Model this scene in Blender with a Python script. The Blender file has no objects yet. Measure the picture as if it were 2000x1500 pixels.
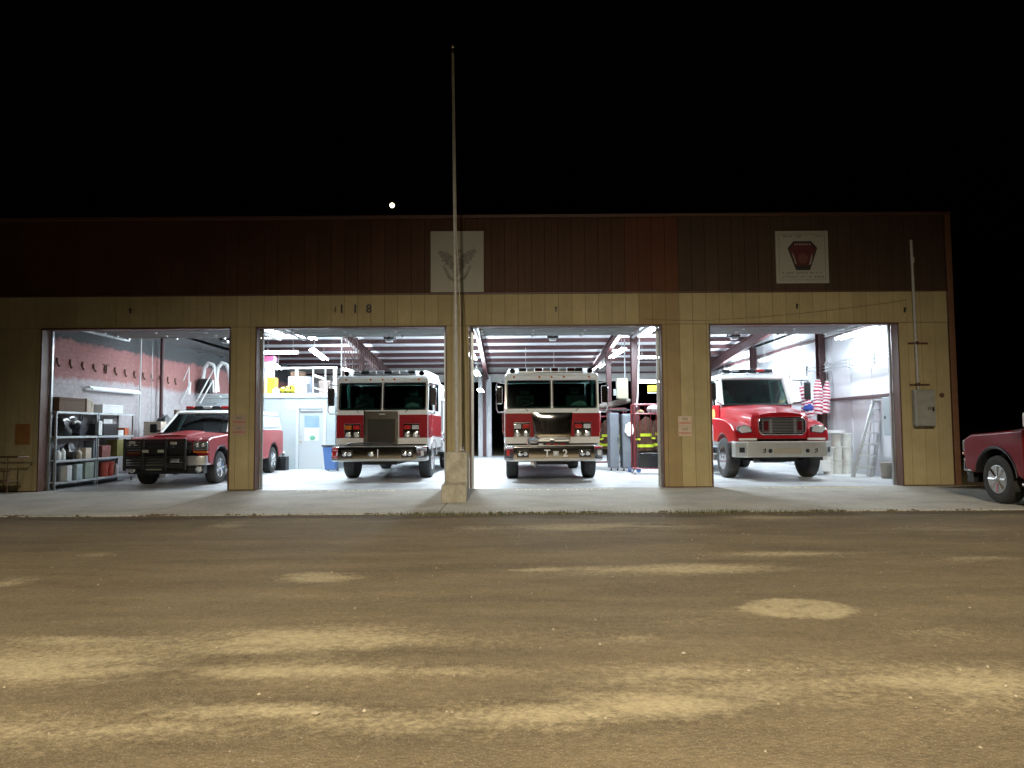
import bpy, bmesh, math, random
from mathutils import Vector, Matrix, noise
random.seed(7)
R = math.radians
sc = bpy.context.scene
col = sc.collection

# ------------------------------------------------------------ camera, world, light, exposure
cam_d = bpy.data.cameras.new('camera'); cam = bpy.data.objects.new('camera', cam_d); col.objects.link(cam)
cam_d.lens = 26.0; cam_d.sensor_width = 36; cam_d.clip_end = 2000; cam_d.clip_start = 0.05
cam.location = (0, -16.73, 1.33)
cam.rotation_euler = (R(93.49), 0.007, 0)
sc.camera = cam

w = bpy.data.worlds.new("World"); sc.world = w; w.use_nodes = True
nt = w.node_tree; bg = nt.nodes['Background']
sky = nt.nodes.new('ShaderNodeTexSky'); sky.sky_type = 'NISHITA'; sky.sun_disc = False
sky.sun_elevation = R(-4); sky.sun_rotation = R(200)
nt.links.new(sky.outputs['Color'], bg.inputs['Color']); bg.inputs['Strength'].default_value = 0.008

sun_d = bpy.data.lights.new('moon_light', 'SUN'); sun_d.energy = 0.004; sun_d.angle = R(0.5); sun_d.color = (1, .95, .85)
sun = bpy.data.objects.new('moon_light', sun_d); col.objects.link(sun)
sun.rotation_euler = (R(-72), 0, R(-9))

sc.render.engine = 'CYCLES'
sc.view_settings.view_transform = 'Standard'; sc.view_settings.look = 'None'
sc.view_settings.exposure = 0.0; sc.view_settings.gamma = 1.0; sc.view_settings.use_curve_mapping = False
sc.render.resolution_x = 1024; sc.render.resolution_y = 768
sc.cycles.sample_clamp_indirect = 6.0

LAMP_W = 39500.0        # street lamp
TUBE_W = 210.0         # one fluorescent strip

# ------------------------------------------------------------ materials
def srgb(r, g, b):
    f = lambda c: (c/255/12.92) if c/255 <= .04045 else ((c/255+.055)/1.055)**2.4
    return (f(r), f(g), f(b), 1)
MATS = {}
def mat(name, c, rough=.6, metal=0., var=.0, scale=4., bump=0., bscale=60., emis=None, es=0., coat=0., dirt=None, damt=.0, dscale=1.5, rnd=0., dstretch=None, spec=None):
    if name in MATS: return MATS[name]
    m = bpy.data.materials.new(name); m.use_nodes = True; MATS[name] = m
    n = m.node_tree.nodes; l = m.node_tree.links; p = n['Principled BSDF']
    c = tuple(c)+(1,) if len(c) == 3 else tuple(c)
    p.inputs['Base Color'].default_value = c
    p.inputs['Roughness'].default_value = rough; p.inputs['Metallic'].default_value = metal
    if coat: p.inputs['Coat Weight'].default_value = coat; p.inputs['Coat Roughness'].default_value = .06
    if emis: p.inputs['Emission Color'].default_value = tuple(emis)+(1,); p.inputs['Emission Strength'].default_value = es
    if spec is not None: p.inputs['Specular IOR Level'].default_value = spec
    last = None
    if var or dirt or bump or rnd:
        tc = n.new('ShaderNodeTexCoord'); geo = n.new('ShaderNodeNewGeometry')
    if var or dirt or rnd:
        rgb = n.new('ShaderNodeRGB'); rgb.outputs[0].default_value = c; last = rgb.outputs[0]
    if var:
        t = n.new('ShaderNodeTexNoise'); t.inputs['Scale'].default_value = scale; t.inputs['Detail'].default_value = 8; t.inputs['Roughness'].default_value = .65
        l.new(geo.outputs['Position'], t.inputs['Vector'])
        mr = n.new('ShaderNodeMapRange'); mr.inputs[1].default_value = .3; mr.inputs[2].default_value = .7
        mr.inputs[3].default_value = 1-var; mr.inputs[4].default_value = 1+var; l.new(t.outputs['Fac'], mr.inputs[0])
        h = n.new('ShaderNodeHueSaturation'); l.new(mr.outputs[0], h.inputs['Value']); l.new(last, h.inputs['Color']); last = h.outputs[0]
    if rnd:
        oi = n.new('ShaderNodeObjectInfo'); mr = n.new('ShaderNodeMapRange'); mr.inputs[3].default_value = 1-rnd; mr.inputs[4].default_value = 1+rnd
        l.new(oi.outputs['Random'], mr.inputs[0]); h = n.new('ShaderNodeHueSaturation'); l.new(mr.outputs[0], h.inputs['Value']); l.new(last, h.inputs['Color']); last = h.outputs[0]
    if dirt:
        t = n.new('ShaderNodeTexNoise'); t.inputs['Scale'].default_value = dscale; t.inputs['Detail'].default_value = 10; t.inputs['Roughness'].default_value = .7
        if dstretch:
            mp = n.new('ShaderNodeMapping'); mp.inputs['Scale'].default_value = dstretch; l.new(geo.outputs['Position'], mp.inputs[0]); l.new(mp.outputs[0], t.inputs['Vector'])
        else: l.new(geo.outputs['Position'], t.inputs['Vector'])
        mr = n.new('ShaderNodeMapRange'); mr.inputs[1].default_value = .45; mr.inputs[2].default_value = .75; mr.inputs[3].default_value = 0; mr.inputs[4].default_value = damt
        l.new(t.outputs['Fac'], mr.inputs[0]); mx = n.new('ShaderNodeMix'); mx.data_type = 'RGBA'
        l.new(mr.outputs[0], mx.inputs[0]); l.new(last, mx.inputs[6]); mx.inputs[7].default_value = tuple(dirt)+(1,); last = mx.outputs[2]
    if last: l.new(last, p.inputs['Base Color'])
    if bump:
        t = n.new('ShaderNodeTexNoise'); t.inputs['Scale'].default_value = bscale; t.inputs['Detail'].default_value = 5
        l.new(geo.outputs['Position'], t.inputs['Vector'])
        b = n.new('ShaderNodeBump'); b.inputs['Strength'].default_value = bump; b.inputs['Distance'].default_value = .02
        l.new(t.outputs['Fac'], b.inputs['Height']); l.new(b.outputs[0], p.inputs['Normal'])
    return m

M_BEIGE = mat('beige_metal', (.42, .345, .19), .55, var=.12, scale=1.3, rnd=.06, dirt=(.17, .12, .06), damt=.2, dscale=1.1, dstretch=(1, 1, .8), spec=.12, bump=.08, bscale=9)
M_TAN = mat('tan_metal', (.34, .25, .13), .55, var=.12, scale=1.3, rnd=.05, dirt=(.15, .10, .05), damt=.2, dscale=1.1, dstretch=(1, 1, .8), spec=.12, bump=.08, bscale=9)
M_MAROON = mat('maroon_metal', (.078, .036, .020), .5, var=.15, scale=1.2, rnd=.08, dirt=(.07, .04, .025), damt=.4, spec=.12, bump=.08, bscale=9)
M_MAROON2 = mat('rust_maroon_metal', (.108, .040, .021), .5, var=.15, scale=1.2, rnd=.08, dirt=(.06, .03, .02), damt=.4, spec=.12, bump=.08, bscale=9)
M_BROWN = mat('dark_brown_metal', (.072, .047, .032), .5, var=.12, scale=1.2, rnd=.07, dirt=(.05, .035, .022), damt=.4, spec=.12, bump=.08, bscale=9)
M_SEAM = mat('seam_backing', (.14, .11, .07), .7, var=.1); M_SEAMU = mat('seam_backing_upper', (.042, .021, .013), .8, var=.1, spec=.1)
M_TRIM = mat('trim_brown', (.10, .045, .03), .5, var=.15)
M_REDOX = mat('red_oxide_steel', (.055, .018, .019), .45, var=.2, scale=6)
M_INSUL = mat('white_insulation', (.72, .74, .78), .42, var=.1, scale=1.5, bump=.5, bscale=3.5, dirt=(.45, .45, .5), damt=.4)
M_GALV = mat('galvanised', (.42, .44, .45), .38, .8, var=.15, scale=5)
M_ALU = mat('aluminium', (.72, .73, .74), .3, 1., var=.06, scale=8)
M_CHROME = mat('chrome', (.78, .78, .78), .09, 1., var=.05, scale=9, bump=.05, bscale=3)
M_WHITE = mat('white_paint', (.78, .80, .80), .35, var=.04, scale=5, coat=.6)
M_RED = mat('red_paint', (.26, .007, .012), .32, var=.10, scale=4, coat=.3, spec=.25)
M_BRED = mat('bright_red_paint', (.36, .008, .015), .28, var=.10, scale=4, coat=.5, spec=.25)
M_BLACK = mat('black_plastic', (.012, .012, .013), .45, var=.2)
M_RUBBER = mat('rubber', (.022, .022, .022), .8, var=.3, scale=12, bump=.3, bscale=50, dirt=(.12, .1, .08), damt=.3, dscale=5)
M_DARK = mat('dark_void', (.006, .006, .006), .9)
M_SEAT = mat('seat_vinyl', (.06, .065, .065), .6, var=.2)
M_DASH = mat('dash', (.04, .09, .085), .5, var=.3, scale=9)
M_AMBER = mat('amber_lens', (.55, .14, .02), .2, coat=1.)
M_REDL = mat('red_lens', (.45, .02, .02), .2, coat=1.)
M_BLUEL = mat('blue_lens', (.03, .05, .35), .2, coat=1.)
M_LENS = mat('clear_lens', (.85, .87, .9), .06, .4, coat=1.)
M_REFL = mat('reflective_white', (.75, .74, .74), .5, var=.04)
M_CONC = mat('old_concrete', (.42, .39, .32), .85, var=.25, scale=5, bump=.5, bscale=40, dirt=(.15, .12, .07), damt=.75, dscale=3)
M_OFFICE = mat('office_wall', (.36, .41, .43), .55, var=.06, scale=2, dirt=(.45, .48, .46), damt=.4)
M_DOORW = mat('door_white', (.42, .46, .48), .4, var=.05, dirt=(.4, .38, .36), damt=.5, dscale=2)
M_CARD = mat('cardboard', (.105, .062, .035), .8, var=.2, scale=8)
M_TAN2 = mat('pale_carton', (.48, .42, .34), .8, var=.15, scale=8)
M_YEL = mat('yellow_plastic', (.62, .55, .03), .45, var=.15, scale=9)
M_ORANGE = mat('orange_plastic', (.55, .24, .02), .5, var=.1)
M_PINK = mat('pink_plastic', (.45, .09, .20), .5, var=.1)
M_BLUE = mat('blue_plastic', (.05, .12, .30), .45, var=.1)
M_GREY = mat('grey_blue_metal', (.15, .17, .20), .45, .3, var=.15, scale=6)
M_LIME = mat('lime_reflective', (.60, .75, .04), .4, var=.1)
M_COAT = mat('turnout_coat', (.075, .035, .022), .9, var=.4, scale=10, bump=.6, bscale=14)
M_COATT = mat('tan_coat', (.22, .15, .08), .9, var=.4, scale=10, bump=.6, bscale=14)
M_CAGE = mat('red_rack', (.20, .015, .022), .4, var=.15)
M_BUCKET = mat('white_bucket', (.66, .68, .66), .45, var=.12, scale=7, dirt=(.4, .36, .3), damt=.6, dscale=5)
M_CREAM = mat('cream_box', (.26, .25, .18), .5, var=.15, scale=10)
M_FADE = mat('faded_crest', (.25, .235, .21), .8, var=.45, scale=16)
M_SIGN = mat('sign_white', (.40, .39, .34), .6, var=.08, scale=3, dirt=(.3, .29, .25), damt=.5)
M_BADGE = mat('badge_maroon', (.10, .015, .02), .5, var=.3, scale=14)
M_BADGEK = mat('badge_black', (.02, .022, .02), .5)
M_INK = mat('ink_grey', (.19, .18, .15), .8, var=.2)
M_INKR = mat('ink_red', (.45, .10, .07), .7, var=.1)
M_NOTICE = mat('notice_board', (.55, .43, .33), .6, var=.1, scale=12)
M_OCHRE = mat('ochre_board', (.30, .13, .03), .7, var=.2, scale=9)
M_RUST = mat('rusty_iron', (.12, .06, .03), .7, var=.3, scale=14)
M_STRIPE_R = mat('flag_red', (.50, .03, .08), .8, var=.1)
M_STRIPE_W = mat('flag_white', (.75, .72, .74), .8, var=.05)
M_FLAGB = mat('flag_blue', (.03, .06, .28), .8, var=.1)
M_PAINT = mat('road_paint', (.90, .84, .68), .8, var=.25, scale=10)
M_PAINTY = mat('road_paint_yellow', (.75, .64, .36), .8, var=.3, scale=10)
M_MOON = mat('moon_glow', (1, .95, .8), .9, emis=(1, .80, .48), es=6)
M_TUBE = mat('tube_glow', (.9, .95, 1), .5, emis=(.82, .93, 1), es=36)
M_TUBEFAINT = mat('faint_glow_tube', (.75, .85, .9), .3, emis=(.8, .9, 1), es=.25)  # tube without a lamp, given a weak glow in its material
M_POLE = mat('pole_metal', (.42, .41, .39), .45, .0, var=.2, scale=8)
M_GREEN = mat('weed', (.05, .07, .02), .8, var=.5, scale=20)
M_STRAW = mat('straw', (.24, .19, .10), .9, var=.3, scale=20)
M_STONE = mat('stone', (.34, .29, .21), .9, var=.35, scale=3, rnd=0)

def glass_mat():
    m = bpy.data.materials.new('tinted_glass'); m.use_nodes = True
    n = m.node_tree.nodes; l = m.node_tree.links; n.remove(n['Principled BSDF'])
    g = n.new('ShaderNodeBsdfGlossy'); g.inputs['Roughness'].default_value = .02; g.inputs['Color'].default_value = (.9, 1, 1, 1)
    t = n.new('ShaderNodeBsdfTransparent'); t.inputs['Color'].default_value = (.50, .66, .63, 1)
    f = n.new('ShaderNodeFresnel'); f.inputs['IOR'].default_value = 1.5
    mx = n.new('ShaderNodeMixShader'); l.new(f.outputs[0], mx.inputs[0]); l.new(t.outputs[0], mx.inputs[1]); l.new(g.outputs[0], mx.inputs[2])
    l.new(mx.outputs[0], n['Material Output'].inputs['Surface'])
    return m
M_GLASS = glass_mat()
M_DGLASS = mat('dark_glass', (.012, .022, .024), .05, coat=.5)
M_PGLASS = mat('pale_glass', (.50, .62, .66), .15, var=.1)

def stripe_mat(name):       # rolled flag cloth: printed stripes
    m = bpy.data.materials.new(name); m.use_nodes = True; n = m.node_tree.nodes; l = m.node_tree.links; p = n['Principled BSDF']
    tc = n.new('ShaderNodeTexCoord'); wv = n.new('ShaderNodeTexWave'); wv.bands_direction = 'Z'; wv.inputs['Scale'].default_value = 3.1; wv.inputs['Distortion'].default_value = 3.4; wv.inputs['Detail'].default_value = 1.5; wv.inputs['Detail Scale'].default_value = 1.1
    l.new(tc.outputs['Object'], wv.inputs['Vector'])
    cr = n.new('ShaderNodeValToRGB'); cr.color_ramp.interpolation = 'CONSTANT'; cr.color_ramp.elements[0].color = (.42, .02, .07, 1); cr.color_ramp.elements[1].position = .45; cr.color_ramp.elements[1].color = (.8, .76, .78, 1)
    l.new(wv.outputs['Fac'], cr.inputs[0]); l.new(cr.outputs[0], p.inputs['Base Color']); p.inputs['Roughness'].default_value = .85
    return m
M_FLAG = stripe_mat('flag_stripes')

def mesh_mat(name, c1, c2, scale):   # fine mesh grille
    m = bpy.data.materials.new(name); m.use_nodes = True; n = m.node_tree.nodes; l = m.node_tree.links; p = n['Principled BSDF']
    tc = n.new('ShaderNodeTexCoord'); ck = n.new('ShaderNodeTexChecker'); ck.inputs['Scale'].default_value = scale
    ck.inputs['Color1'].default_value = c1; ck.inputs['Color2'].default_value = c2
    l.new(tc.outputs['Object'], ck.inputs['Vector']); l.new(ck.outputs['Color'], p.inputs['Base Color']); p.inputs['Metallic'].default_value = .5; p.inputs['Roughness'].default_value = .45
    return m
M_MESH = mesh_mat('grille_mesh', (.05, .045, .035, 1), (.012, .012, .01, 1), 45)

def brick_wall_mat():
    m = bpy.data.materials.new('painted_block_wall'); m.use_nodes = True; n = m.node_tree.nodes; l = m.node_tree.links; p = n['Principled BSDF']
    geo = n.new('ShaderNodeNewGeometry'); sx = n.new('ShaderNodeSeparateXYZ'); l.new(geo.outputs['Position'], sx.inputs[0])
    nz = n.new('ShaderNodeTexNoise'); nz.inputs['Scale'].default_value = 1.6; nz.inputs['Detail'].default_value = 7; nz.inputs['Roughness'].default_value = .7
    l.new(geo.outputs['Position'], nz.inputs['Vector'])
    a = n.new('ShaderNodeMath'); a.operation = 'MULTIPLY_ADD'; a.inputs[1].default_value = .55; l.new(nz.outputs['Fac'], a.inputs[0]); l.new(sx.outputs['Z'], a.inputs[2])
    mr = n.new('ShaderNodeMapRange'); mr.inputs[1].default_value = 0; mr.inputs[2].default_value = 5; l.new(a.outputs[0], mr.inputs[0])
    cr = n.new('ShaderNodeValToRGB'); e = cr.color_ramp.elements
    e[0].position = 0; e[0].color = (.35, .335, .345, 1)
    e[1].position = .575; e[1].color = (.37, .34, .35, 1)
    for pos, cc in ((.60, (.29, .135, .125, 1)), (.765, (.27, .115, .108, 1)), (.785, (.045, .05, .052, 1)), (1, (.05, .055, .055, 1))):
        x = e.new(pos); x.color = cc
    l.new(mr.outputs[0], cr.inputs[0])
    n2 = n.new('ShaderNodeTexNoise'); n2.inputs['Scale'].default_value = 9; n2.inputs['Detail'].default_value = 8; n2.inputs['Roughness'].default_value = .75; l.new(geo.outputs['Position'], n2.inputs['Vector'])
    m2 = n.new('ShaderNodeMapRange'); m2.inputs[1].default_value = .3; m2.inputs[2].default_value = .7; m2.inputs[3].default_value = .75; m2.inputs[4].default_value = 1.25; l.new(n2.outputs['Fac'], m2.inputs[0])
    h = n.new('ShaderNodeHueSaturation'); l.new(m2.outputs[0], h.inputs['Value']); l.new(cr.outputs[0], h.inputs['Color']); l.new(h.outputs[0], p.inputs['Base Color'])
    # running bond joints as relief
    cmb = n.new('ShaderNodeCombineXYZ'); l.new(sx.outputs['Y'], cmb.inputs[0]); l.new(sx.outputs['Z'], cmb.inputs[1])
    br = n.new('ShaderNodeTexBrick'); br.inputs['Scale'].default_value = 2.2; br.inputs['Mortar Size'].default_value = .012; l.new(cmb.outputs[0], br.inputs['Vector'])
    inv = n.new('ShaderNodeMath'); inv.operation = 'MULTIPLY_ADD'; inv.inputs[1].default_value = -.3; l.new(br.outputs['Fac'], inv.inputs[0]); l.new(n2.outputs['Fac'], inv.inputs[2])
    b = n.new('ShaderNodeBump'); b.inputs['Strength'].default_value = .6; b.inputs['Distance'].default_value = .012; l.new(inv.outputs[0], b.inputs['Height']); l.new(b.outputs[0], p.inputs['Normal'])
    p.inputs['Roughness'].default_value = .8
    return m
M_BRICK = brick_wall_mat()

def floor_mat(name, c, c2, rough, spec=.5, streak=1.):
    m = bpy.data.materials.new(name); m.use_nodes = True; n = m.node_tree.nodes; l = m.node_tree.links; p = n['Principled BSDF']
    geo = n.new('ShaderNodeNewGeometry')
    mp = n.new('ShaderNodeMapping'); mp.inputs['Scale'].default_value = (1, streak, 1); l.new(geo.outputs['Position'], mp.inputs[0])
    t = n.new('ShaderNodeTexNoise'); t.inputs['Scale'].default_value = .9; t.inputs['Detail'].default_value = 12; t.inputs['Roughness'].default_value = .68; l.new(mp.outputs[0], t.inputs['Vector'])
    cr = n.new('ShaderNodeValToRGB'); cr.color_ramp.elements[0].position = .36; cr.color_ramp.elements[0].color = c2; cr.color_ramp.elements[1].position = .6; cr.color_ramp.elements[1].color = c
    l.new(t.outputs['Fac'], cr.inputs[0])
    f = n.new('ShaderNodeTexNoise'); f.inputs['Scale'].default_value = 38; f.inputs['Detail'].default_value = 6; l.new(geo.outputs['Position'], f.inputs['Vector'])
    mr = n.new('ShaderNodeMapRange'); mr.inputs[1].default_value = .3; mr.inputs[2].default_value = .7; mr.inputs[3].default_value = .8; mr.inputs[4].default_value = 1.2; l.new(f.outputs['Fac'], mr.inputs[0])
    h = n.new('ShaderNodeHueSaturation'); l.new(mr.outputs[0], h.inputs['Value']); l.new(cr.outputs[0], h.inputs['Color']); l.new(h.outputs[0], p.inputs['Base Color'])
    p.inputs['Roughness'].default_value = rough
    b = n.new('ShaderNodeBump'); b.inputs['Strength'].default_value = .25; b.inputs['Distance'].default_value = .01; l.new(f.outputs['Fac'], b.inputs['Height']); l.new(b.outputs[0], p.inputs['Normal'])
    return m
M_FLOOR = floor_mat('floor_concrete', (.60, .62, .63, 1), (.36, .37, .39, 1), .38)
M_APRON = floor_mat('apron_concrete', (.50, .47, .42, 1), (.36, .34, .29, 1), .8)

def dirt_mat():
    m = bpy.data.materials.new('packed_dirt'); m.use_nodes = True; n = m.node_tree.nodes; l = m.node_tree.links; p = n['Principled BSDF']
    geo = n.new('ShaderNodeNewGeometry'); at = n.new('ShaderNodeAttribute'); at.attribute_name = 'sand'
    mp = n.new('ShaderNodeMapping'); mp.inputs['Scale'].default_value = (.35, 1.3, 1); l.new(geo.outputs['Position'], mp.inputs[0])
    t = n.new('ShaderNodeTexNoise'); t.inputs['Scale'].default_value = 1.2; t.inputs['Detail'].default_value = 13; t.inputs['Roughness'].default_value = .66; l.new(mp.outputs[0], t.inputs['Vector'])
    g = n.new('ShaderNodeTexNoise'); g.inputs['Scale'].default_value = 22; g.inputs['Detail'].default_value = 9; g.inputs['Roughness'].default_value = .75; l.new(geo.outputs['Position'], g.inputs['Vector'])
    v = n.new('ShaderNodeTexVoronoi'); v.inputs['Scale'].default_value = 45; l.new(geo.outputs['Position'], v.inputs['Vector'])
    base = n.new('ShaderNodeValToRGB'); e = base.color_ramp.elements; e[0].position = .38; e[0].color = (.142, .108, .064, 1); e[1].position = .66; e[1].color = (.225, .174, .105, 1); l.new(t.outputs['Fac'], base.inputs[0])
    # sand amount = attribute pushed through the grain so its edge breaks up
    a1 = n.new('ShaderNodeMath'); a1.operation = 'MULTIPLY_ADD'; a1.inputs[1].default_value = 1.1; l.new(g.outputs['Fac'], a1.inputs[0]); 
    l.new(at.outputs['Fac'], a1.inputs[2])
    a2 = n.new('ShaderNodeMath'); a2.operation = 'MULTIPLY_ADD'; a2.inputs[1].default_value = .5; l.new(t.outputs['Fac'], a2.inputs[0]); l.new(a1.outputs[0], a2.inputs[2])
    mr = n.new('ShaderNodeMapRange'); mr.interpolation_type = 'SMOOTHSTEP'; mr.inputs[1].default_value = .92; mr.inputs[2].default_value = 1.75; l.new(a2.outputs[0], mr.inputs[0])
    mx = n.new('ShaderNodeMix'); mx.data_type = 'RGBA'; l.new(mr.outputs[0], mx.inputs[0]); l.new(base.outputs[0], mx.inputs[6]); mx.inputs[7].default_value = (.41, .34, .21, 1)
    m2 = n.new('ShaderNodeMapRange'); m2.inputs[1].default_value = .3; m2.inputs[2].default_value = .7; m2.inputs[3].default_value = .72; m2.inputs[4].default_value = 1.28; l.new(g.outputs['Fac'], m2.inputs[0])
    h = n.new('ShaderNodeHueSaturation'); l.new(m2.outputs[0], h.inputs['Value']); l.new(mx.outputs[2], h.inputs['Color'])
    sp = n.new('ShaderNodeTexNoise'); sp.inputs['Scale'].default_value = 130; sp.inputs['Detail'].default_value = 3; l.new(geo.outputs['Position'], sp.inputs['Vector'])
    sm = n.new('ShaderNodeMapRange'); sm.inputs[1].default_value = .57; sm.inputs[2].default_value = .68; sm.inputs[3].default_value = 0; sm.inputs[4].default_value = .75; l.new(sp.outputs['Fac'], sm.inputs[0])
    mx3 = n.new('ShaderNodeMix'); mx3.data_type = 'RGBA'; l.new(sm.outputs[0], mx3.inputs[0]); l.new(h.outputs[0], mx3.inputs[6]); mx3.inputs[7].default_value = (.40, .35, .26, 1)
    # edge strip of dark wet soil colour by attribute
    at2 = n.new('ShaderNodeAttribute'); at2.attribute_name = 'loam'
    mx2 = n.new('ShaderNodeMix'); mx2.data_type = 'RGBA'; l.new(at2.outputs['Fac'], mx2.inputs[0]); l.new(mx3.outputs[2], mx2.inputs[6]); mx2.inputs[7].default_value = (.085, .06, .035, 1)
    l.new(mx2.outputs[2], p.inputs['Base Color']); p.inputs['Roughness'].default_value = .9; p.inputs['Specular IOR Level'].default_value = .25
    ad = n.new('ShaderNodeMath'); ad.operation = 'MULTIPLY_ADD'; ad.inputs[1].default_value = -.5; l.new(v.outputs['Distance'], ad.inputs[0]); l.new(g.outputs['Fac'], ad.inputs[2])
    b = n.new('ShaderNodeBump'); b.inputs['Strength'].default_value = .6; b.inputs['Distance'].default_value = .012; l.new(ad.outputs[0], b.inputs['Height']); l.new(b.outputs[0], p.inputs['Normal'])
    return m
M_DIRT = dirt_mat()

# ------------------------------------------------------------ mesh helpers
class MB:
    def __init__(s): s.v = []; s.f = []
    def add(s, vs, fs):
        o = len(s.v); s.v += [tuple(v) for v in vs]; s.f += [tuple(i+o for i in f) for f in fs]; return s
    def box(s, x0, x1, y0, y1, z0, z1):
        return s.add([(x0,y0,z0),(x1,y0,z0),(x1,y1,z0),(x0,y1,z0),(x0,y0,z1),(x1,y0,z1),(x1,y1,z1),(x0,y1,z1)],
                     [(0,3,2,1),(4,5,6,7),(0,1,5,4),(1,2,6,5),(2,3,7,6),(3,0,4,7)])
    def quadprism(s, a, b):      # two corresponding loops
        n = len(a)
        return s.add(list(a)+list(b), [tuple(range(n))[::-1], tuple(range(n, 2*n))]+[(i, (i+1) % n, n+(i+1) % n, n+i) for i in range(n)])
    def prism(s, pts, axis, a, b):   # polygon extruded along an axis
        def P(u, v, t): return {'x': (t, u, v), 'y': (u, t, v), 'z': (u, v, t)}[axis]
        return s.quadprism([P(u, v, a) for u, v in pts], [P(u, v, b) for u, v in pts])
    def tube(s, pts, r, n=8, cap=True):
        pts = [Vector(p) for p in pts]; rs = r if isinstance(r, (list, tuple)) else [r]*len(pts)
        rings = []; prev = None
        for i, p in enumerate(pts):
            d = (pts[min(i+1, len(pts)-1)]-pts[max(i-1, 0)]).normalized()
            u = d.orthogonal().normalized() if prev is None else (prev-d*prev.dot(d)).normalized()
            prev = u; v = d.cross(u)
            rings.append([p+rs[i]*(math.cos(2*math.pi*k/n)*u+math.sin(2*math.pi*k/n)*v) for k in range(n)])
        vs = [q for rg in rings for q in rg]; fs = []
        for i in range(len(pts)-1):
            for k in range(n): fs.append((i*n+k, i*n+(k+1) % n, (i+1)*n+(k+1) % n, (i+1)*n+k))
        if cap: fs += [tuple(range(n))[::-1], tuple(range((len(pts)-1)*n, len(pts)*n))]
        return s.add(vs, fs)
    def lathe(s, prof, c=(0,0,0), axis='x', n=32):   # prof: (along, radius)
        vs = []; fs = []
        for a, r in prof:
            for k in range(n):
                t = 2*math.pi*k/n; p, q = r*math.cos(t), r*math.sin(t)
                vs.append({'x': (c[0]+a, c[1]+p, c[2]+q), 'y': (c[0]+p, c[1]+a, c[2]+q), 'z': (c[0]+p, c[1]+q, c[2]+a)}[axis])
        for i in range(len(prof)-1):
            for k in range(n): fs.append((i*n+k, i*n+(k+1) % n, (i+1)*n+(k+1) % n, (i+1)*n+k))
        fs += [tuple(range(n)), tuple(range((len(prof)-1)*n, len(prof)*n))]
        return s.add(vs, fs)
    def loft(s, loops, cap=True):
        n = len(loops[0]); vs = [q for L in loops for q in L]; fs = []
        for i in range(len(loops)-1):
            for k in range(n): fs.append((i*n+k, i*n+(k+1) % n, (i+1)*n+(k+1) % n, (i+1)*n+k))
        if cap: fs += [tuple(range(n)), tuple(range((len(loops)-1)*n, len(loops)*n))]
        return s.add(vs, fs)
    def blob(s, c, r, seed=0, n=10, m=7, amp=.25):
        vs = []; fs = []
        for i in range(m+1):
            th = math.pi*i/m
            for k in range(n):
                ph = 2*math.pi*k/n; d = Vector((math.sin(th)*math.cos(ph), math.sin(th)*math.sin(ph), math.cos(th)))
                q = 1+amp*noise.noise(d*1.7+Vector((seed*3.1, seed, 0)))
                vs.append((c[0]+d.x*r[0]*q, c[1]+d.y*r[1]*q, c[2]+d.z*r[2]*q))
        for i in range(m):
            for k in range(n): fs.append((i*n+k, i*n+(k+1) % n, (i+1)*n+(k+1) % n, (i+1)*n+k))
        return s.add(vs, fs)
    def build(s, name, m, parent=None, bev=0., smooth=False, seg=2, loc=None):
        me = bpy.data.meshes.new(name); me.from_pydata(s.v, [], s.f); me.update()
        bm = bmesh.new(); bm.from_mesh(me); bmesh.ops.remove_doubles(bm, verts=bm.verts, dist=1e-5) if smooth else None
        bmesh.ops.recalc_face_normals(bm, faces=bm.faces); bm.to_mesh(me); bm.free()
        me.materials.append(m)
        o = bpy.data.objects.new(name, me); col.objects.link(o)
        if parent: o.parent = parent
        if loc: o.location = loc
        if smooth:
            for p in me.polygons: p.use_smooth = True
            me.set_sharp_from_angle(angle=R(38))
        if bev:
            b = o.modifiers.new('bevel', 'BEVEL'); b.width = bev; b.segments = seg; b.limit_method = 'ANGLE'; b.angle_limit = R(35)
            for p in me.polygons: p.use_smooth = True
            wn = o.modifiers.new('wn', 'WEIGHTED_NORMAL'); wn.keep_sharp = False
        return o

def box(name, x0, x1, y0, y1, z0, z1, m, parent=None, bev=0., seg=2):
    return MB().box(x0, x1, y0, y1, z0, z1).build(name, m, parent, bev, seg=seg)
def empty(name, loc=(0,0,0), rz=0.):
    o = bpy.data.objects.new(name, None); col.objects.link(o); o.location = loc; o.rotation_euler = (0, 0, rz); o.empty_display_size = .2; return o
def tag(o, label=None, cat=None, group=None, kind=None):
    if label: o['label'] = label
    if cat: o['category'] = cat
    if group: o['group'] = group
    if kind: o['kind'] = kind
    return o
def copy_tree(o, parent=None):
    c = o.copy(); col.objects.link(c)
    if parent: c.parent = parent
    for ch in list(o.children): copy_tree(ch, c)
    return c
def text(name, body, size, m, parent=None, loc=(0,0,0), rot=(R(90),0,0), sx=1., ext=.002, align='CENTER'):
    cu = bpy.data.curves.new(name, 'FONT'); cu.body = body; cu.size = size; cu.extrude = ext; cu.align_x = align; cu.align_y = 'CENTER'; cu.resolution_u = 3; cu.offset = size*.02
    tmp = bpy.data.objects.new('tmp', cu); col.objects.link(tmp)
    dg = bpy.context.evaluated_depsgraph_get(); dg.update()
    me = bpy.data.meshes.new_from_object(tmp.evaluated_get(dg)); bpy.data.objects.remove(tmp)
    me.materials.clear(); me.materials.append(m); me.transform(Matrix.Diagonal((sx, 1, 1, 1)))
    o = bpy.data.objects.new(name, me); col.objects.link(o); o.location = loc; o.rotation_euler = rot
    if parent: o.parent = parent
    return o
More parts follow.
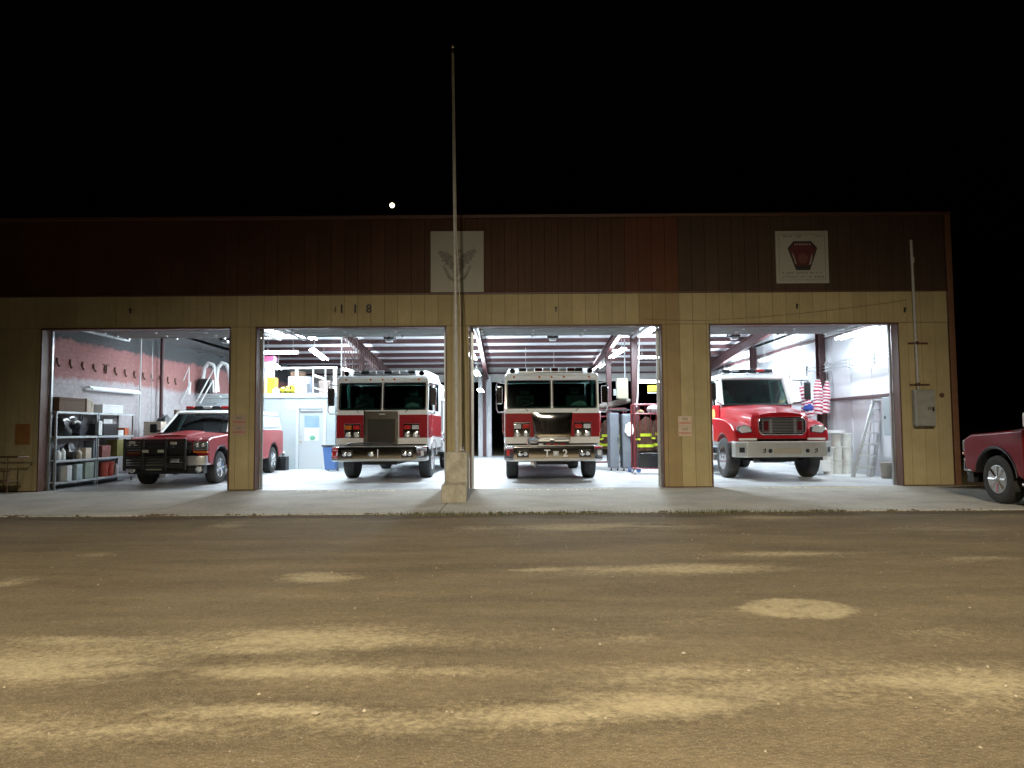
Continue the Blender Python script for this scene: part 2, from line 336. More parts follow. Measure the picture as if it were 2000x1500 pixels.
def rrect(w, h, r, n=4, cx=0, cz=0):
    pts = []
    for (sx, sz, a0) in ((1,1,0),(-1,1,90),(-1,-1,180),(1,-1,270)):
        for k in range(n+1):
            a = R(a0+90*k/n); pts.append((cx+sx*(w/2-r)+r*math.cos(a), cz+sz*(h/2-r)+r*math.sin(a)))
    return pts
def shifted(pts, dx, dz): return [(a+dx, b+dz) for a, b in pts]

# ------------------------------------------------------------ ground
SAND = [ # centre x, centre y (world), half length, half depth, strength
]
def band(px, py, hw, hh, s):
    D = 1920.5/(py-838); SAND.append(((px-1000)*D/1444, D-16.73, hw*D/1444, D*D/1920.5*hh*1.25, s))
for b in ((60,1275,330,22,.95),(300,1228,350,12,.6),(620,1232,300,16,.9),(560,1287,210,16,.95),(880,1290,150,8,.5),(200,1388,350,18,.7),(500,1362,250,14,.85),
          (760,1378,300,16,.8),(1010,1372,250,18,.85),(1250,1352,200,22,.8),(1400,1312,210,17,1.1),(1640,1312,250,24,.75),(1880,1322,250,32,.75),(620,1115,70,7,1.1),
          (30,1120,40,6,.7),(1350,1103,220,5,1.1),(1050,1103,70,3,.9),(1560,1076,170,4,.8),(1930,1090,90,4,.8),(1180,1023,190,6,.75),(1500,1005,120,5,.6),
          (450,1015,40,5,.7),(1250,1497,160,9,.7),(1780,1035,150,5,.4),(200,1068,40,3,.6),(620,1255,150,7,.5),(1230,1228,50,9,.5),(950,1025,90,5,.5),(840,1150,80,6,.3),
          (1100,1225,200,12,.35),(1800,1225,120,14,.3),(1300,1200,120,14,.25)):
    band(*b)
def sand_at(x, y):
    s = 0
    for cx, cy, a, b, k in SAND:
        u = (x-cx)/a; v = (y-cy)/b
        if abs(u) < 2.2 and abs(v) < 2.6: s = max(s, k*math.exp(-(abs(u)**2)*.9-abs(v)**1.5*.8))
    f = noise.fractal(Vector((x*.9, y*3.2, 4)), .8, 2.1, 5); s *= max(0, 1.0+.7*f); s += .16*max(0, noise.fractal(Vector((x*.5, y*2.2, 9)), .8, 2.1, 5))
    # round gravel patch near the apron
    r = math.hypot((x-2.135*1.0)/.44, (y+11.08)/.33) + .16*noise.noise(Vector((x*4, y*4, 0)))+.10*noise.noise(Vector((x*13, y*13, 2)))
    if r < 1.35: s = max(s, (.80+.5*noise.noise(Vector((x*6, y*9, 5))))*min(1, max(0, (1.08-r)*5)))
    return s
def ground():
    nx, ny = 330, 260; vs = []; fs = []; sand = []; loam = []
    ys = [-16.5+ (12.3)*(j/ny)**1.25 for j in range(ny+1)]
    for j in range(ny+1):
        for i in range(nx+1):
            y = ys[j]; x = -13+26*i/nx
            h = .012*noise.noise(Vector((x*1.2, y*2.2, 3)))+.006*noise.noise(Vector((x*5, y*7, 1)))
            h *= min(1, max(0, (-4.7-y)/.25))
            if i in (0, nx) or j in (0, ny): h = 0
            vs.append((x, y, h-.03)); sand.append(sand_at(x, y))
            q = noise.noise(Vector((x*.8, y*3, 7)))
            loam.append(max(0, min(.8, (1-abs(y+4.95)/.5)*1.1+q*.6)) if y > -5.6 else 0)
    for j in range(ny):
        for i in range(nx):
            a = j*(nx+1)+i; fs.append((a, a+1, a+nx+2, a+nx+1))
    # outer sheet to the horizon, fitted round the fine grid
    o = len(vs); X0, X1, Y0, Y1 = -13, 13, ys[0], ys[-1]; B = 900
    for p in ((-B,-B),(B,-B),(B,B),(-B,B),(X0,Y0),(X1,Y0),(X1,Y1),(X0,Y1)): vs.append((p[0], p[1], -.03)); sand.append(0); loam.append(0)
    fs += [(o, o+1, o+5, o+4), (o+1, o+2, o+6, o+5), (o+2, o+3, o+7, o+6), (o+3, o, o+4, o+7)]
    me = bpy.data.meshes.new('ground'); me.from_pydata(vs, [], fs)
    for nm, arr in (('sand', sand), ('loam', loam)):
        at = me.attributes.new(nm, 'FLOAT', 'POINT'); at.data.foreach_set('value', arr)
    me.polygons.foreach_set('use_smooth', [True]*len(me.polygons)); me.materials.append(M_DIRT)
    g = bpy.data.objects.new('ground', me); col.objects.link(g); tag(g, kind='structure')
ground()

def pebbles():
    mb = MB(); rnd = random.Random(3)
    for k in range(5200):
        y = -4.9-rnd.random()**1.1*9.6; x = rnd.uniform(-9.5, 9.5)
        if abs(x) > (y+16.73)*.75+.3: continue
        s = sand_at(x, y)
        if rnd.random() > .25+s*.9: continue
        r = .003+rnd.random()**3*.011*(1+.5*(rnd.random() < .02))
        a = rnd.random()*6.28; c, q = math.cos(a), math.sin(a)
        base = [(x+r*c*rnd.uniform(.8,1.4), y+r*q, -.032), (x-r*q, y+r*c, -.032), (x-r*c, y-r*q*rnd.uniform(.8,1.3), -.032), (x+r*q, y-r*c, -.032)]
        t = (x+rnd.uniform(-.3,.3)*r, y+rnd.uniform(-.3,.3)*r, -.03+r*.75)
        mb.add(base+[t], [(0,1,4),(1,2,4),(2,3,4),(3,0,4)])
    tag(mb.build('gravel', M_STONE), 'small pale stones scattered over the packed dirt', 'gravel', kind='stuff')
pebbles()
for (x, y, r, s, lb) in ((6.45*.0+3.98, -13.13+.0, .028, 1, 'larger pale stone lying on the dirt at lower right'), (-.95, -13.1, .02, 2, 'small dark stone on the sandy band near the foreground'), (1.02, -12.2, .016, 4, 'pale pebble alone on the brown dirt below the sandy band')):
    o = MB().blob((0,0,0), (r, r*.8, r*.55), s, 8, 6, .5).build('stone', M_STONE, smooth=True); o.location = (x, y, -.02); tag(o, lb, 'stone')

def weeds():
    rnd = random.Random(5)
    for nm, m, n, lb in (('weeds', M_GREEN, 2600, 'low green weeds growing along the apron edge'), ('dry_grass', M_STRAW, 1300, 'dry straw coloured grass along the apron edge')):
        mb = MB()
        for k in range(n):
            x = rnd.choice([rnd.gauss(-1.1, .55), rnd.gauss(-.6, .9), rnd.gauss(1.0, .5), rnd.gauss(4.2, .7), rnd.gauss(3.1, .4), rnd.uniform(-8, 8)])
            y = -4.76-abs(rnd.gauss(0, .07)) - (.25*rnd.random() if nm == 'dry_grass' else 0)
            h = rnd.uniform(.02, .085)*(1.0 if nm == 'weeds' else .7); a = rnd.random()*6.28; wd = .005; l = rnd.uniform(.2, .9)*h
            dx, dy = math.cos(a), math.sin(a)
            mb.add([(x-dy*wd, y+dx*wd, -.06), (x+dy*wd, y-dx*wd, -.06), (x+dx*l, y+dy*l, -.03+h)], [(0,1,2)])
        tag(mb.build(nm, m), lb, 'grass', kind='stuff')
weeds()
def clods():
    mb = MB(); rnd = random.Random(11)
    for k in range(900):
        x = rnd.uniform(-9, 9.5); y = -4.70-abs(rnd.gauss(0, .09)); f = noise.noise(Vector((x*1.3, 0, 5)))
        if f < rnd.uniform(-.25, .35): continue
        y += .05*f; r = rnd.uniform(.015, .06); h = rnd.uniform(.006, .022); n = 6; a0 = rnd.random()*6
        z = -.012 if y > -4.73 else -.03
        ring_ = [(x+r*rnd.uniform(.7, 1.3)*math.cos(a0+6.283*i/n), y+r*.7*rnd.uniform(.7, 1.3)*math.sin(a0+6.283*i/n), z-.004) for i in range(n)]
        mb.add(ring_+[(x, y, z+h)], [(i, (i+1) % n, n) for i in range(n)])
    tag(mb.build('dirt_clods', mat('clod_soil', (.15, .11, .065), .95, var=.4, scale=9)), 'crumbs of brown soil spilling over the apron edge', 'soil', kind='stuff')
clods()

# ------------------------------------------------------------ apron and floor
DOORS = [(-10.65, -6.40), (-5.78, -1.50), (-.93, 3.40), (4.52, 8.77)]
ap = empty('apron'); tag(ap, kind='structure')
joints = [-17, -10.9, -6.1, -1.2, 4.55, 10.4]
for i in range(len(joints)-1):
    a, b = joints[i]+.008, joints[i+1]-.008
    sk = 0.75 if i == 3 else 0
    sk0 = .75 if i == 4 else 0
    MB().quadprism([(a+.0, -.02, -.2), (b, -.02, -.2), (b+sk*.3, -4.72, -.2), (a+sk0*.3, -4.72, -.2)], [(a, -.02, -.002), (b, -.02, -.002), (b+sk*.3, -4.72, -.012), (a+sk0*.3, -4.72, -.012)]).build('slab', M_APRON, ap, .008)
for cx, sz, m, body in ((-3.65, .30, M_PAINT, 'NO PARKING'), (1.15, .30, M_PAINT, 'NO PARKING'), (6.6, .27, M_PAINTY, 'NO PARKING')):
    text('painted_lettering', body, .34, m, ap, (cx, -.40, .0035), (0,0,0), 1.05, .0005)
fl = box('floor', -11.4, 9.98, -.018, 20.6, -.2, .0, M_FLOOR); tag(fl, kind='structure')

# ------------------------------------------------------------ fire station building
st = empty('fire_station', (0, 0, 0)); tag(st, 'long metal fire station with maroon upper band, beige panels and four open bay doors', 'building')
X0, X1 = -16.0, 9.95
def panel_mats(x, upper):
    if upper: return M_MAROON2 if 2.6 < x < 3.72 else (M_BROWN if x > 3.72 else M_MAROON)
    return M_TAN if 2.95 < x < 3.95 else M_BEIGE
cache = {}
def panel(x0, x1, z0, z1, m):
    key = (round(x1-x0, 3), round(z0, 2), round(z1, 2), m.name)
    if key not in cache:
        wd = x1-x0; me = MB()
        r = min(.016, wd*.2)
        prof = [(0, 0), (0, -.016), (.004, -.020), (wd/2-.02, -.020), (wd/2-.012, -.0225), (wd/2+.012, -.0225), (wd/2+.02, -.020), (wd-.004, -.020), (wd, -.016), (wd, 0)]
        me.prism(prof, 'z', z0, z1); cache[key] = me.build('wall_panel', m, st); o = cache[key]
    else:
        o = cache[key].copy(); col.objects.link(o)
    o.location = (x0, 0, 0)
P = .305; gap = .005
edges = []; x = X0
while x < X1-.01: edges.append((x, min(x+P, X1))); x += P
def row(z0, z1, spans, upper=False):
    for (a, b) in edges:
        for (s0, s1) in spans:
            u, v = max(a, s0), min(b, s1)
            if v-u > .04: panel(u+gap/2, v-gap/2, z0, z1, panel_mats((u+v)/2, upper))
row(4.44, 6.16, [(X0, X1)], True)
row(3.695, 4.40, [(X0, X1)])
posts = [(X0, -10.68), (-6.37, -5.81), (-1.47, -.96), (3.43, 4.49), (8.80, X1)]
row(.02, 3.685, posts)
# sheathing behind the panels
box('sheathing', X0, X1, .002, .10, 3.70, 4.42, M_SEAM, st); box('sheathing', X0, X1, .002, .10, 4.421, 6.15, M_SEAMU, st)
for a, b in posts: box('sheathing', a+.01, b-.01, .002, .10, .0, 3.698, M_SEAM, st)
box('eave_trim', X0, X1+.13, -.07, .14, 6.163, 6.24, M_TRIM, st, .01)
box('band_trim', X0, X1, -.040, -.001, 4.403, 4.437, M_TRIM, st)
box('corner_trim', X1+.003, X1+.13, -.045, .14, .0, 6.16, mat('corner_trim', (.16, .075, .04), .5, var=.15), st, .01)
for a, b in DOORS:
    box('door_head_trim', a-.03, b+.03, -.035, .26, 3.655, 3.692, M_TRIM, st)
    for xx in ((a-.028, a), (b, b+.028)):
        box('door_jamb_trim', xx[0], xx[1], -.035, .26, 0, 3.653, M_TRIM, st)
    for xx in ((a+.002, a+.07), (b-.07, b-.002)): pass
for (a, b) in posts: box('base_trim', a, b, -.030, -.0005, .0, .018, M_TRIM, st)
# steel posts behind the facade, galvanised tracks
for k, (a, b) in enumerate(DOORS):
    for sx, xx in ((1, a), (-1, b)):
        u = sorted((xx-sx*.0, xx+sx*.055)); box('door_track', u[0], u[1], .265, .33, 0, 3.75, M_GALV, st, .004)
    for xx in (a+.03, b-.03):
        box('overhead_track', xx-.03, xx+.03, .35, 3.7, 3.82, 3.87, M_GALV, st, .004)
    od = box('overhead_door', a+.08, b-.08, .45, 3.42, 3.955, 3.96, M_GALV, st)
    for j in range(5):
        y0 = .45+j*.60
        s = MB().box(a+.08, b-.08, y0, y0+.585, 3.905, 3.95)
        for q in (0.0, .18, .36, .54): s.box(a+.10, b-.10, y0+q, y0+q+.035, 3.88, 3.904)
        s.build('door_section', mat('door_steel', (.36, .38, .38), .45, .3, var=.12, scale=3), od)
        for t in (.02, .34, .66, .98):
            xx = a+.08+(b-a-.16)*t; box('hinge', xx-.03, xx+.03, y0+.54, y0+.62, 3.85, 3.879, M_ALU, od)
    cxx = (a+b)/2
    mo = MB().box(cxx-.16, cxx+.16, 5.1, 5.45, 4.02, 4.22).build('door_opener', M_BLACK, st, .02)
    box('opener_lamp', cxx-.10, cxx+.10, 5.09, 5.30, 3.95, 4.015, M_ALU, mo, .01)
    MB().tube([(cxx-.1, 5.3, 4.22), (cxx-.1, 5.3, 5.6)], .012, 6).tube([(cxx+.1, 5.3, 4.22), (cxx+.1, 5.3, 5.6)], .012, 6).build('opener_bracket', M_GALV, mo)
    box('opener_rail', cxx-.025, cxx+.025, .3, 5.09, 4.08, 4.13, M_GALV, st)
# roof, purlins, rafters
def rz(y): return 6.10-.08*y
MB().quadprism([(-11.4, .12, rz(.12)), (X1, .12, rz(.12)), (X1, 20.6, rz(20.6)), (-11.4, 20.6, rz(20.6))],
               [(-11.4, .12, rz(.12)+.12), (X1, .12, rz(.12)+.12), (X1, 20.6, rz(20.6)+.12), (-11.4, 20.6, rz(20.6)+.12)]).build('roof_deck', M_INSUL, st)
for j in range(13):
    y = 1.1+1.53*j; z = rz(y)
    MB().prism([(y, z-.012), (y+.07, z-.012), (y+.07, z-.03), (y+.012, z-.03), (y+.012, z-.165), (y+.07, z-.165), (y+.07, z-.18), (y, z-.18)], 'x', -11.0, 9.78).build('purlin', M_REDOX, st)
def rafter(x, d0=.34, d1=.46, w2=.08):
    mb = MB(); t = .235
    zt0, zt1 = rz(.2)-t, rz(20.3)-t
    for (xa, xb, ta, tb) in ((-w2, w2, 0, .014), (-w2, w2, None, None), (-.006, .006, .0145, None)):
        pass
    mb.quadprism([(x-w2,.2,zt0),(x+w2,.2,zt0),(x+w2,.2,zt0-.014),(x-w2,.2,zt0-.014)], [(x-w2,20.25,zt1),(x+w2,20.25,zt1),(x+w2,20.25,zt1-.014),(x-w2,20.25,zt1-.014)])
    mb.quadprism([(x-w2,.2,zt0-d0),(x+w2,.2,zt0-d0),(x+w2,.2,zt0-d0+.014),(x-w2,.2,zt0-d0+.014)], [(x-w2,20.25,zt1-d1),(x+w2,20.25,zt1-d1),(x+w2,20.25,zt1-d1+.014),(x-w2,20.25,zt1-d1+.014)])
    mb.quadprism([(x-.008,.2,zt0-.015),(x+.008,.2,zt0-.015),(x+.008,.2,zt0-d0+.015),(x-.008,.2,zt0-d0+.015)], [(x-.008,20.25,zt1-.015),(x+.008,20.25,zt1-.015),(x+.008,20.25,zt1-d1+.015),(x-.008,20.25,zt1-d1+.015)])
    mb.build('rafter', M_REDOX, st)
for x in (-6.09, -1.21, 3.93, 9.35): rafter(x)
def column(x, y, top, w=.10, m=M_REDOX, nm='steel_column'):
    mb = MB().box(x-w, x+w, y-.13, y-.118, 0, top).box(x-w, x+w, y+.118, y+.13, 0, top).box(x-.006, x+.006, y-.117, y+.117, 0, top); mb.box(x-w-.04, x+w+.04, y-.17, y+.17, -.001, .02); return mb.build(nm, m, st)
for x, y in ((3.93, 6.9), (3.93, 13.2), (9.62, 6.2), (9.62, 12.6), (-6.09, 13.2)): column(x, y, rz(y)-.62)
MB().tube([(-10.80, 6.04, 0), (-10.80, 6.04, 4.6)], .055, 10).build('pipe_column', M_REDOX, st, smooth=True)
M_WCOL = mat('white_column', (.62, .64, .64), .5, var=.08)
for x in (-1.58, -1.12): box('rear_jamb_post', x-.07, x+.07, 19.9, 20.1, 0, 4.0, M_WCOL, st)
column(-1.35, 19.6, 4.3, .08)
# right wall
box('right_wall', 9.80, 9.945, .12, 20.45, 0, 4.62, M_INSUL, st)
MB().prism([(.12, 4.62), (20.45, 4.46), (.12, 6.08)], 'x', 9.80, 9.945).build('right_wall_gable', M_INSUL, st)
for z in (2.15, 4.1): box('girt', 9.66, 9.798, .14, 20.2, z-.035, z+.035, M_REDOX, st)
for j in range(16):
    y = .9+1.22*j; MB().tube([(9.792, y, 0.02), (9.792, y, 5.2)], .010, 5).build('insulation_seam', M_INSUL, st)
# back wall with open rear doors
spans = [(-11.3, -5.6), (-1.68, -1.02), (3.62, 4.35), (7.8, 9.79)]
for a, b in spans: box('rear_wall', a, b, 20.3, 20.42, 0, 3.7, M_INSUL, st)
MB().prism([(-11.3, 3.702), (9.79, 3.702), (9.79, 4.45), (-11.3, 4.45)], 'y', 20.3, 20.42).build('rear_header', mat('rear_header', (.42, .42, .40), .7, var=.1), st)
box('rear_beam', -11.0, 9.6, 20.1, 20.28, 4.08, 4.16, M_REDOX, st)
# left masonry wall with a ragged top, dark siding behind and above it
def masonry():
    vs = []; fs = []; n = 90
    prof = []
    for i in range(n+1):
        y = .12+20.2*i/n
        t = 4.02+.10*(y/7 if y < 7 else 1)+.09*noise.noise(Vector((y*1.7, 0, 0)))+.06*noise.noise(Vector((y*7, 3, 0)))
        prof.append((y, t))
    front = [(-10.95, y, t) for y, t in prof]; base = [(-10.95, y, 0) for y, t in prof]
    back = [(-11.2, y, t-.02) for y, t in prof]; bb = [(-11.2, y, 0) for y, t in prof]
    m = MB(); N = n+1; allv = front+base+back+bb; f = []
    for i in range(n):
        f.append((i, i+1, N+i+1, N+i)); f.append((i, 2*N+i, 2*N+i+1, i+1)); f.append((2*N+i, 3*N+i, 3*N+i+1, 2*N+i+1))
    f.append((0, N, 3*N, 2*N)); f.append((n, 2*N+n, 3*N+n, N+n))
    m.add(allv, f); return m.build('masonry_wall', M_BRICK, st)
masonry()
box('left_siding', -11.38, -11.25, .12, 20.4, 0, 4.62, mat('dark_siding', (.06, .06, .06), .7, var=.3), st)
MB().prism([(.12, 4.621), (20.4, 4.45), (.12, 6.05)], 'x', -11.38, -11.25).build('left_siding_gable', MATS['dark_siding'], st)
# small brackets and house numbers on the facade
for (x, z) in ((-8.66, 4.08), (1.02, 4.05), (6.5, 4.08), (8.95, 3.98)):
    MB().box(x-.012, x+.012, -.06, -.0225, z-.06, z+.05).box(x-.024, x+.024, -.07, -.061, z+.01, z+.04).build('door_bracket', M_BLACK, st)
for ch, x in (('1', -3.86), ('1', -3.55), ('8', -3.24)):
    o = text('house_number', ch, .27, M_BLACK, None, (x, -.03, 4.08), ext=.006); tag(o, {-3.86: 'black digit 1, first of the three numbers over the second door', -3.55: 'black digit 1, middle one of the numbers over the second door', -3.24: 'black digit 8 ending the numbers over the second door'}[x], 'house number', 'digits over the second door')
o = MB().box(-.012, .012, -.035, -.0225, -.06, .07).box(-.035, -.012, -.035, -.0225, -.02, .0).build('bracket', M_RUST); o.location = (-4.0, 0, 4.07); tag(o, 'small rusty remnant left of the black house numbers', 'bracket')

# signs -------------------------------------------------
def plate(name, x0, x1, z0, z1, m, label, cat, y=-.055):
    o = box(name, x0, x1, y, -.026, z0, z1, m, None, .004); tag(o, label, cat); return o
s1 = plate('faded_sign', -1.83, -.62, 4.45, 5.86, M_SIGN, 'large white board with faded grey eagle crest behind the flagpole', 'sign', -.06)
cr = MB(); cx, cz = -1.225, 5.28
wing = [(.03, -.24), (.05, -.08), (.13, .02), (.26, .10), (.42, .14), (.44, .05), (.38, .03), (.40, -.04), (.33, -.05), (.35, -.12), (.27, -.13), (.28, -.20), (.20, -.20), (.17, -.29), (.08, -.30)]
for sg in (-1, 1): cr.prism([(cx+sg*a, cz+b+(.02 if sg > 0 else 0)) for a, b in wing], 'y', -.0635, -.0601)
cr.prism([(cx-.05, cz+.02), (cx-.07, cz+.12), (cx-.02, cz+.17), (cx+.05, cz+.15), (cx+.10, cz+.11), (cx+.05, cz+.09), (cx+.04, cz+.0)], 'y', -.0638, -.0602)
cr.build('crest_wings', M_FADE, s1)
MB().prism([(cx-.16, cz-.06), (cx+.16, cz-.06), (cx+.15, cz-.26), (cx+.08, cz-.40), (cx, cz-.48), (cx-.08, cz-.40), (cx-.15, cz-.26)], 'y', -.067, -.0645).build('crest_shield', M_FADE, s1)
MB().prism([(cx-.34, cz-.22), (cx-.28, cz-.22), (cx-.16, cz-.46), (cx, cz-.56), (cx+.16, cz-.46), (cx+.28, cz-.22), (cx+.34, cz-.22), (cx+.2, cz-.52), (cx, cz-.63), (cx-.2, cz-.52)], 'y', -.064, -.0605).build('crest_scroll', M_FADE, s1)
s2 = plate('department_sign', 6.05, 7.25, 4.60, 5.81, M_SIGN, 'square white sign with dark maroon shield badge on the brown band', 'sign', -.06)
MB().prism([(6.12, 4.67), (7.18, 4.67), (7.18, 4.68), (6.12, 4.68)], 'y', -.062, -.0605).prism([(6.12, 5.73), (7.18, 5.73), (7.18, 5.74), (6.12, 5.74)], 'y', -.062, -.0605).box(6.12, 6.13, -.0619, -.0606, 4.681, 5.729).box(7.17, 7.18, -.0619, -.0606, 4.681, 5.729).build('sign_border', M_INK, s2)
cx, cz = 6.66, 5.24
badge = [(-.20, .33), (.20, .33), (.34, .17), (.16, -.34), (-.16, -.34), (-.34, .17)]
MB().prism([(cx+a, cz+b) for a, b in badge], 'y', -.064, -.0605).build('badge_edge', M_BADGEK, s2)
MB().prism([(cx+a*.88, cz+b*.90-.005) for a, b in badge], 'y', -.067, -.0645).build('badge_field', M_BADGE, s2)
MB().lathe([(-.0695, .115), (-.0672, .115)], (cx, 0, cz-.07), 'y', 20).build('badge_seal', mat('badge_seal', (.16, .05, .04), .6, var=.3, scale=20), s2)
MB().prism([(cx-.25, cz+.10), (cx-.20, cz+.0), (cx-.14, cz-.20), (cx-.18, cz-.2)], 'y', -.0695, -.0675).prism([(cx+.21, cz+.06), (cx+.16, cz-.14), (cx+.13, cz-.22), (cx+.19, cz-.2), (cx+.22, cz-.02)], 'y', -.0695, -.0675).build('badge_emblem', mat('badge_pale', (.3, .26, .24), .6, var=.2), s2)
MB().prism([(cx-.19, cz-.24), (cx+.19, cz-.24), (cx+.15, cz-.30), (cx-.15, cz-.30)], 'y', -.0694, -.0675).build('badge_base', M_BADGEK, s2)
rr = random.Random(2)
def scribble(x0, x1, z, h, m, par, y=-.0625):
    mb = MB(); x = x0
    while x < x1:
        wd = rr.uniform(.4, .9)*h
        if rr.random() < .82:
            mb.box(x, x+wd*.25, y, -.0602, z-h/2, z+h/2); mb.box(x+wd*.3, x+wd*.85, y, -.0602, z-h/2+rr.choice((0, .35, .7))*h, z-h/2+rr.choice((.9, 1))*h*.98)
        x += wd+.25*h
    mb.build('sign_lettering', m, par)
scribble(6.16, 7.14, 5.68, .05, M_INK, s2); scribble(6.19, 7.1, 4.84, .045, M_INK, s2); scribble(6.19, 7.1, 4.745, .045, M_INK, s2)
mbb = MB()
for k in range(7): mbb.box(cx-.185+k*.055, cx-.150+k*.055, -.0695, -.0675, cz+.235, cz+.275)
mbb.build('badge_lettering', MATS['badge_pale'], s2)
def notice(x, z, rt, label, m1=M_NOTICE):
    r0 = empty('notice_sign', (x, -.03, z)); tag(r0, label, 'sign', 'no parking notices on the door posts')
    for dz in (.115, -.115):
        box('plate', -.15, .15, -.008, 0, dz-.11, dz+.11, m1, r0, .002)
        text('lettering', 'NO', .085, M_INK, r0, (0, -.010, dz+.045), ext=.0008)
        text('lettering', 'PARKING', .066, M_INKR, r0, (0, -.010, dz-.045), ext=.0008)
notice(-6.15, 1.46, 0, 'pair of faded pinkish NO PARKING notices on post between first and second door', mat('notice_faded', (.42, .30, .235), .6, var=.1, scale=12))
notice(3.90, 1.37, 0, 'pair of cream NO PARKING notices on wide post left of the fourth door')
o = plate('ochre_notice', -11.19, -10.86, 1.06, 1.52, M_OCHRE, 'faded ochre board on the dark wall left of first door', 'sign', -.04)
# electrical box and conduit
eb = empty('electrical_box', (9.25, -.03, 1.33)); tag(eb, 'grey steel electrical cabinet mounted on the wall right of the fourth door', 'electrical box')
box('cabinet', -.22, .22, -.17, 0, 0, .82, mat('cabinet_grey', (.30, .30, .28), .5, .2, var=.15, scale=7), eb, .012)
box('cabinet_door', -.205, .215, -.18, -.171, .02, .80, mat('cabinet_door', (.34, .34, .31), .5, .2, var=.15, scale=7), eb, .006)
box('latch', .14, .18, -.2, -.181, .33, .43, M_BLACK, eb, .005); box('sticker', .04, .13, -.183, -.1805, .36, .44, M_INK, eb)
cd = empty('conduit', (9.16, -.09, 2.15)); tag(cd, 'pale vertical conduit pipe rising from the grey electrical cabinet', 'conduit')
MB().tube([(0,0,0), (-.03,0,3.42)], .033, 10).build('pipe', M_POLE, cd, smooth=True)
for z in (.12, 1.06): MB().box(-.16, .28, .03, .066, z-.015, z+.015).tube([(0, -.04, z), (0, .05, z)], .042, 8).build('strap', M_TRIM, cd)
for z in (1.95, 2.9): MB().tube([(-.01, 0, z), (-.01, 0, z+.12)], .041, 10).build('coupling', M_POLE, cd, smooth=True)
o = MB().lathe([(-.035, .02), (-.03, .05), (0, .055)], (9.72, -.022, 2.03), 'y', 12).build('door_bell', M_RUST, smooth=True); tag(o, 'small round rusty fitting on the wall right of the cabinet', 'wall fitting')
# cable stapled along the panels over door 4
pts = [(4.6+4.4*t, -.035, 4.02-.10*math.sin(math.pi*t)+.28*t*t) for t in [k/12 for k in range(13)]]
tag(MB().tube([(3.0, -.032, 3.80), (4.4, -.032, 3.76)]+[(4.5+4.5*t, -.034, 3.78+.42*t**1.5) for t in [k/10 for k in range(1, 11)]], .0035, 5).build('cable', M_SEAM), 'thin dark cable running across the beige panels over the fourth door', 'cable')

# ------------------------------------------------------------ flagpole
fp = empty('flagpole', (-1.05, -2.62, .9)); tag(fp, 'tall grey flagpole standing in a concrete block before the doors', 'flagpole')
MB().tube([(0, 0, 0), (-.02, 0, 2.8)], [.040, .037], 12).tube([(-.02, 0, 2.8), (-.065, 0, 7.85)], [.032, .022], 12).build('pole', M_POLE, fp, smooth=True)
MB().lathe([(0, .028), (.03, .03), (.05, .02)], (-.02, 0, 2.78), 'z', 12).build('collar', M_ALU, fp, smooth=True)
MB().blob((-.066, 0, 7.95), (.045, .045, .045), 1, 12, 8, 0).build('finial', mat('finial', (.5, .45, .38), .2, .8), fp, smooth=True)
MB().lathe([(0, .03), (.02, .034), (.05, .02)], (-.066, 0, 7.80), 'z', 10).build('truck', M_ALU, fp)
MB().tube([(.085, -.03, .02), (.075, -.035, 2.7), (.0, .02, 4.2), (-.045, .035, 7.8)], .008, 5).build('halyard', mat('rope', (.5, .47, .4), .9), fp)
MB().tube([(.10, 0, .0), (.10, 0, .1)], .03, 8).box(.06, .12, -.06, -.03, .04, .06).build('cleat', M_ALU, fp)
cb = empty('concrete_base', (-1.045, -2.62, 0)); tag(cb, 'weathered concrete block at the foot of the flagpole', 'concrete block')
def ring(xh, yf, yb, z, xo=0): return [(-xh+xo, yf, z), (xh+xo, yf, z), (xh+xo, yb, z), (-xh+xo, yb, z)]
MB().loft([ring(.235, -.42, .22, -.02, -.035), ring(.235, -.40, .22, .30, -.03), ring(.205, -.26, .22, .36), ring(.20, -.22, .22, .91)]).build('block', M_CONC, cb, .02)
MB().loft([ring(.04, -.425, -.36, .0, -.035), ring(.05, -.415, -.36, .29, -.03)]).build('seam', M_CONC, cb)

# ------------------------------------------------------------ lamps
def strip(loc, length, rzt, label, tilt=0., power=None, lit=True, m=None, hang=.5):
    r0 = empty('strip_light', loc, rzt); r0.rotation_euler = (0, tilt, rzt)
    tag(r0, label, 'ceiling light', 'fluorescent strip lights in the bays')
    L = length/2
    MB().prism([(-.055, .022), (.055, .022), (.04, .075), (-.04, .075)], 'x', -L, L).build('housing', M_WHITE, r0)
    for yy in (-.075, .075): MB().tube([(-L+.03, yy, 0), (L-.03, yy, 0)], .034, 8).build('tube', M_TUBE if lit else M_TUBEFAINT, r0, smooth=True)
    if hang: MB().tube([(-L*.7, 0, .09), (-L*.7, 0, hang)], .006, 5).tube([(L*.7, 0, .09), (L*.7, 0, hang)], .006, 5).build('hanger', M_GALV, r0)
    if lit:
        ld = bpy.data.lights.new('strip_lamp', 'AREA'); ld.shape = 'RECTANGLE'; ld.size = length*.95; ld.size_y = .14; ld.energy = (power or TUBE_W); ld.color = (.80, .92, 1.0)
        lo = bpy.data.objects.new('strip_lamp', ld); col.objects.link(lo); lo.parent = r0; lo.location = (0, 0, -.028)
        l2 = ld.copy(); l2.name = 'strip_uplight'; l2.energy = ld.energy*.5
        lo = bpy.data.objects.new('strip_uplight', l2); col.objects.link(lo); lo.parent = r0; lo.location = (0, 0, .082); lo.rotation_euler = (math.pi, 0, 0)
H = math.pi/2
strip((3.98, 4.5, 4.13), 2.4, H, 'lit strip light nearest the third door at its upper right corner', power=520)
strip((-1.40, 4.6, 4.13), 2.4, H, 'lit strip light close behind the post that the flagpole stands before', power=520)
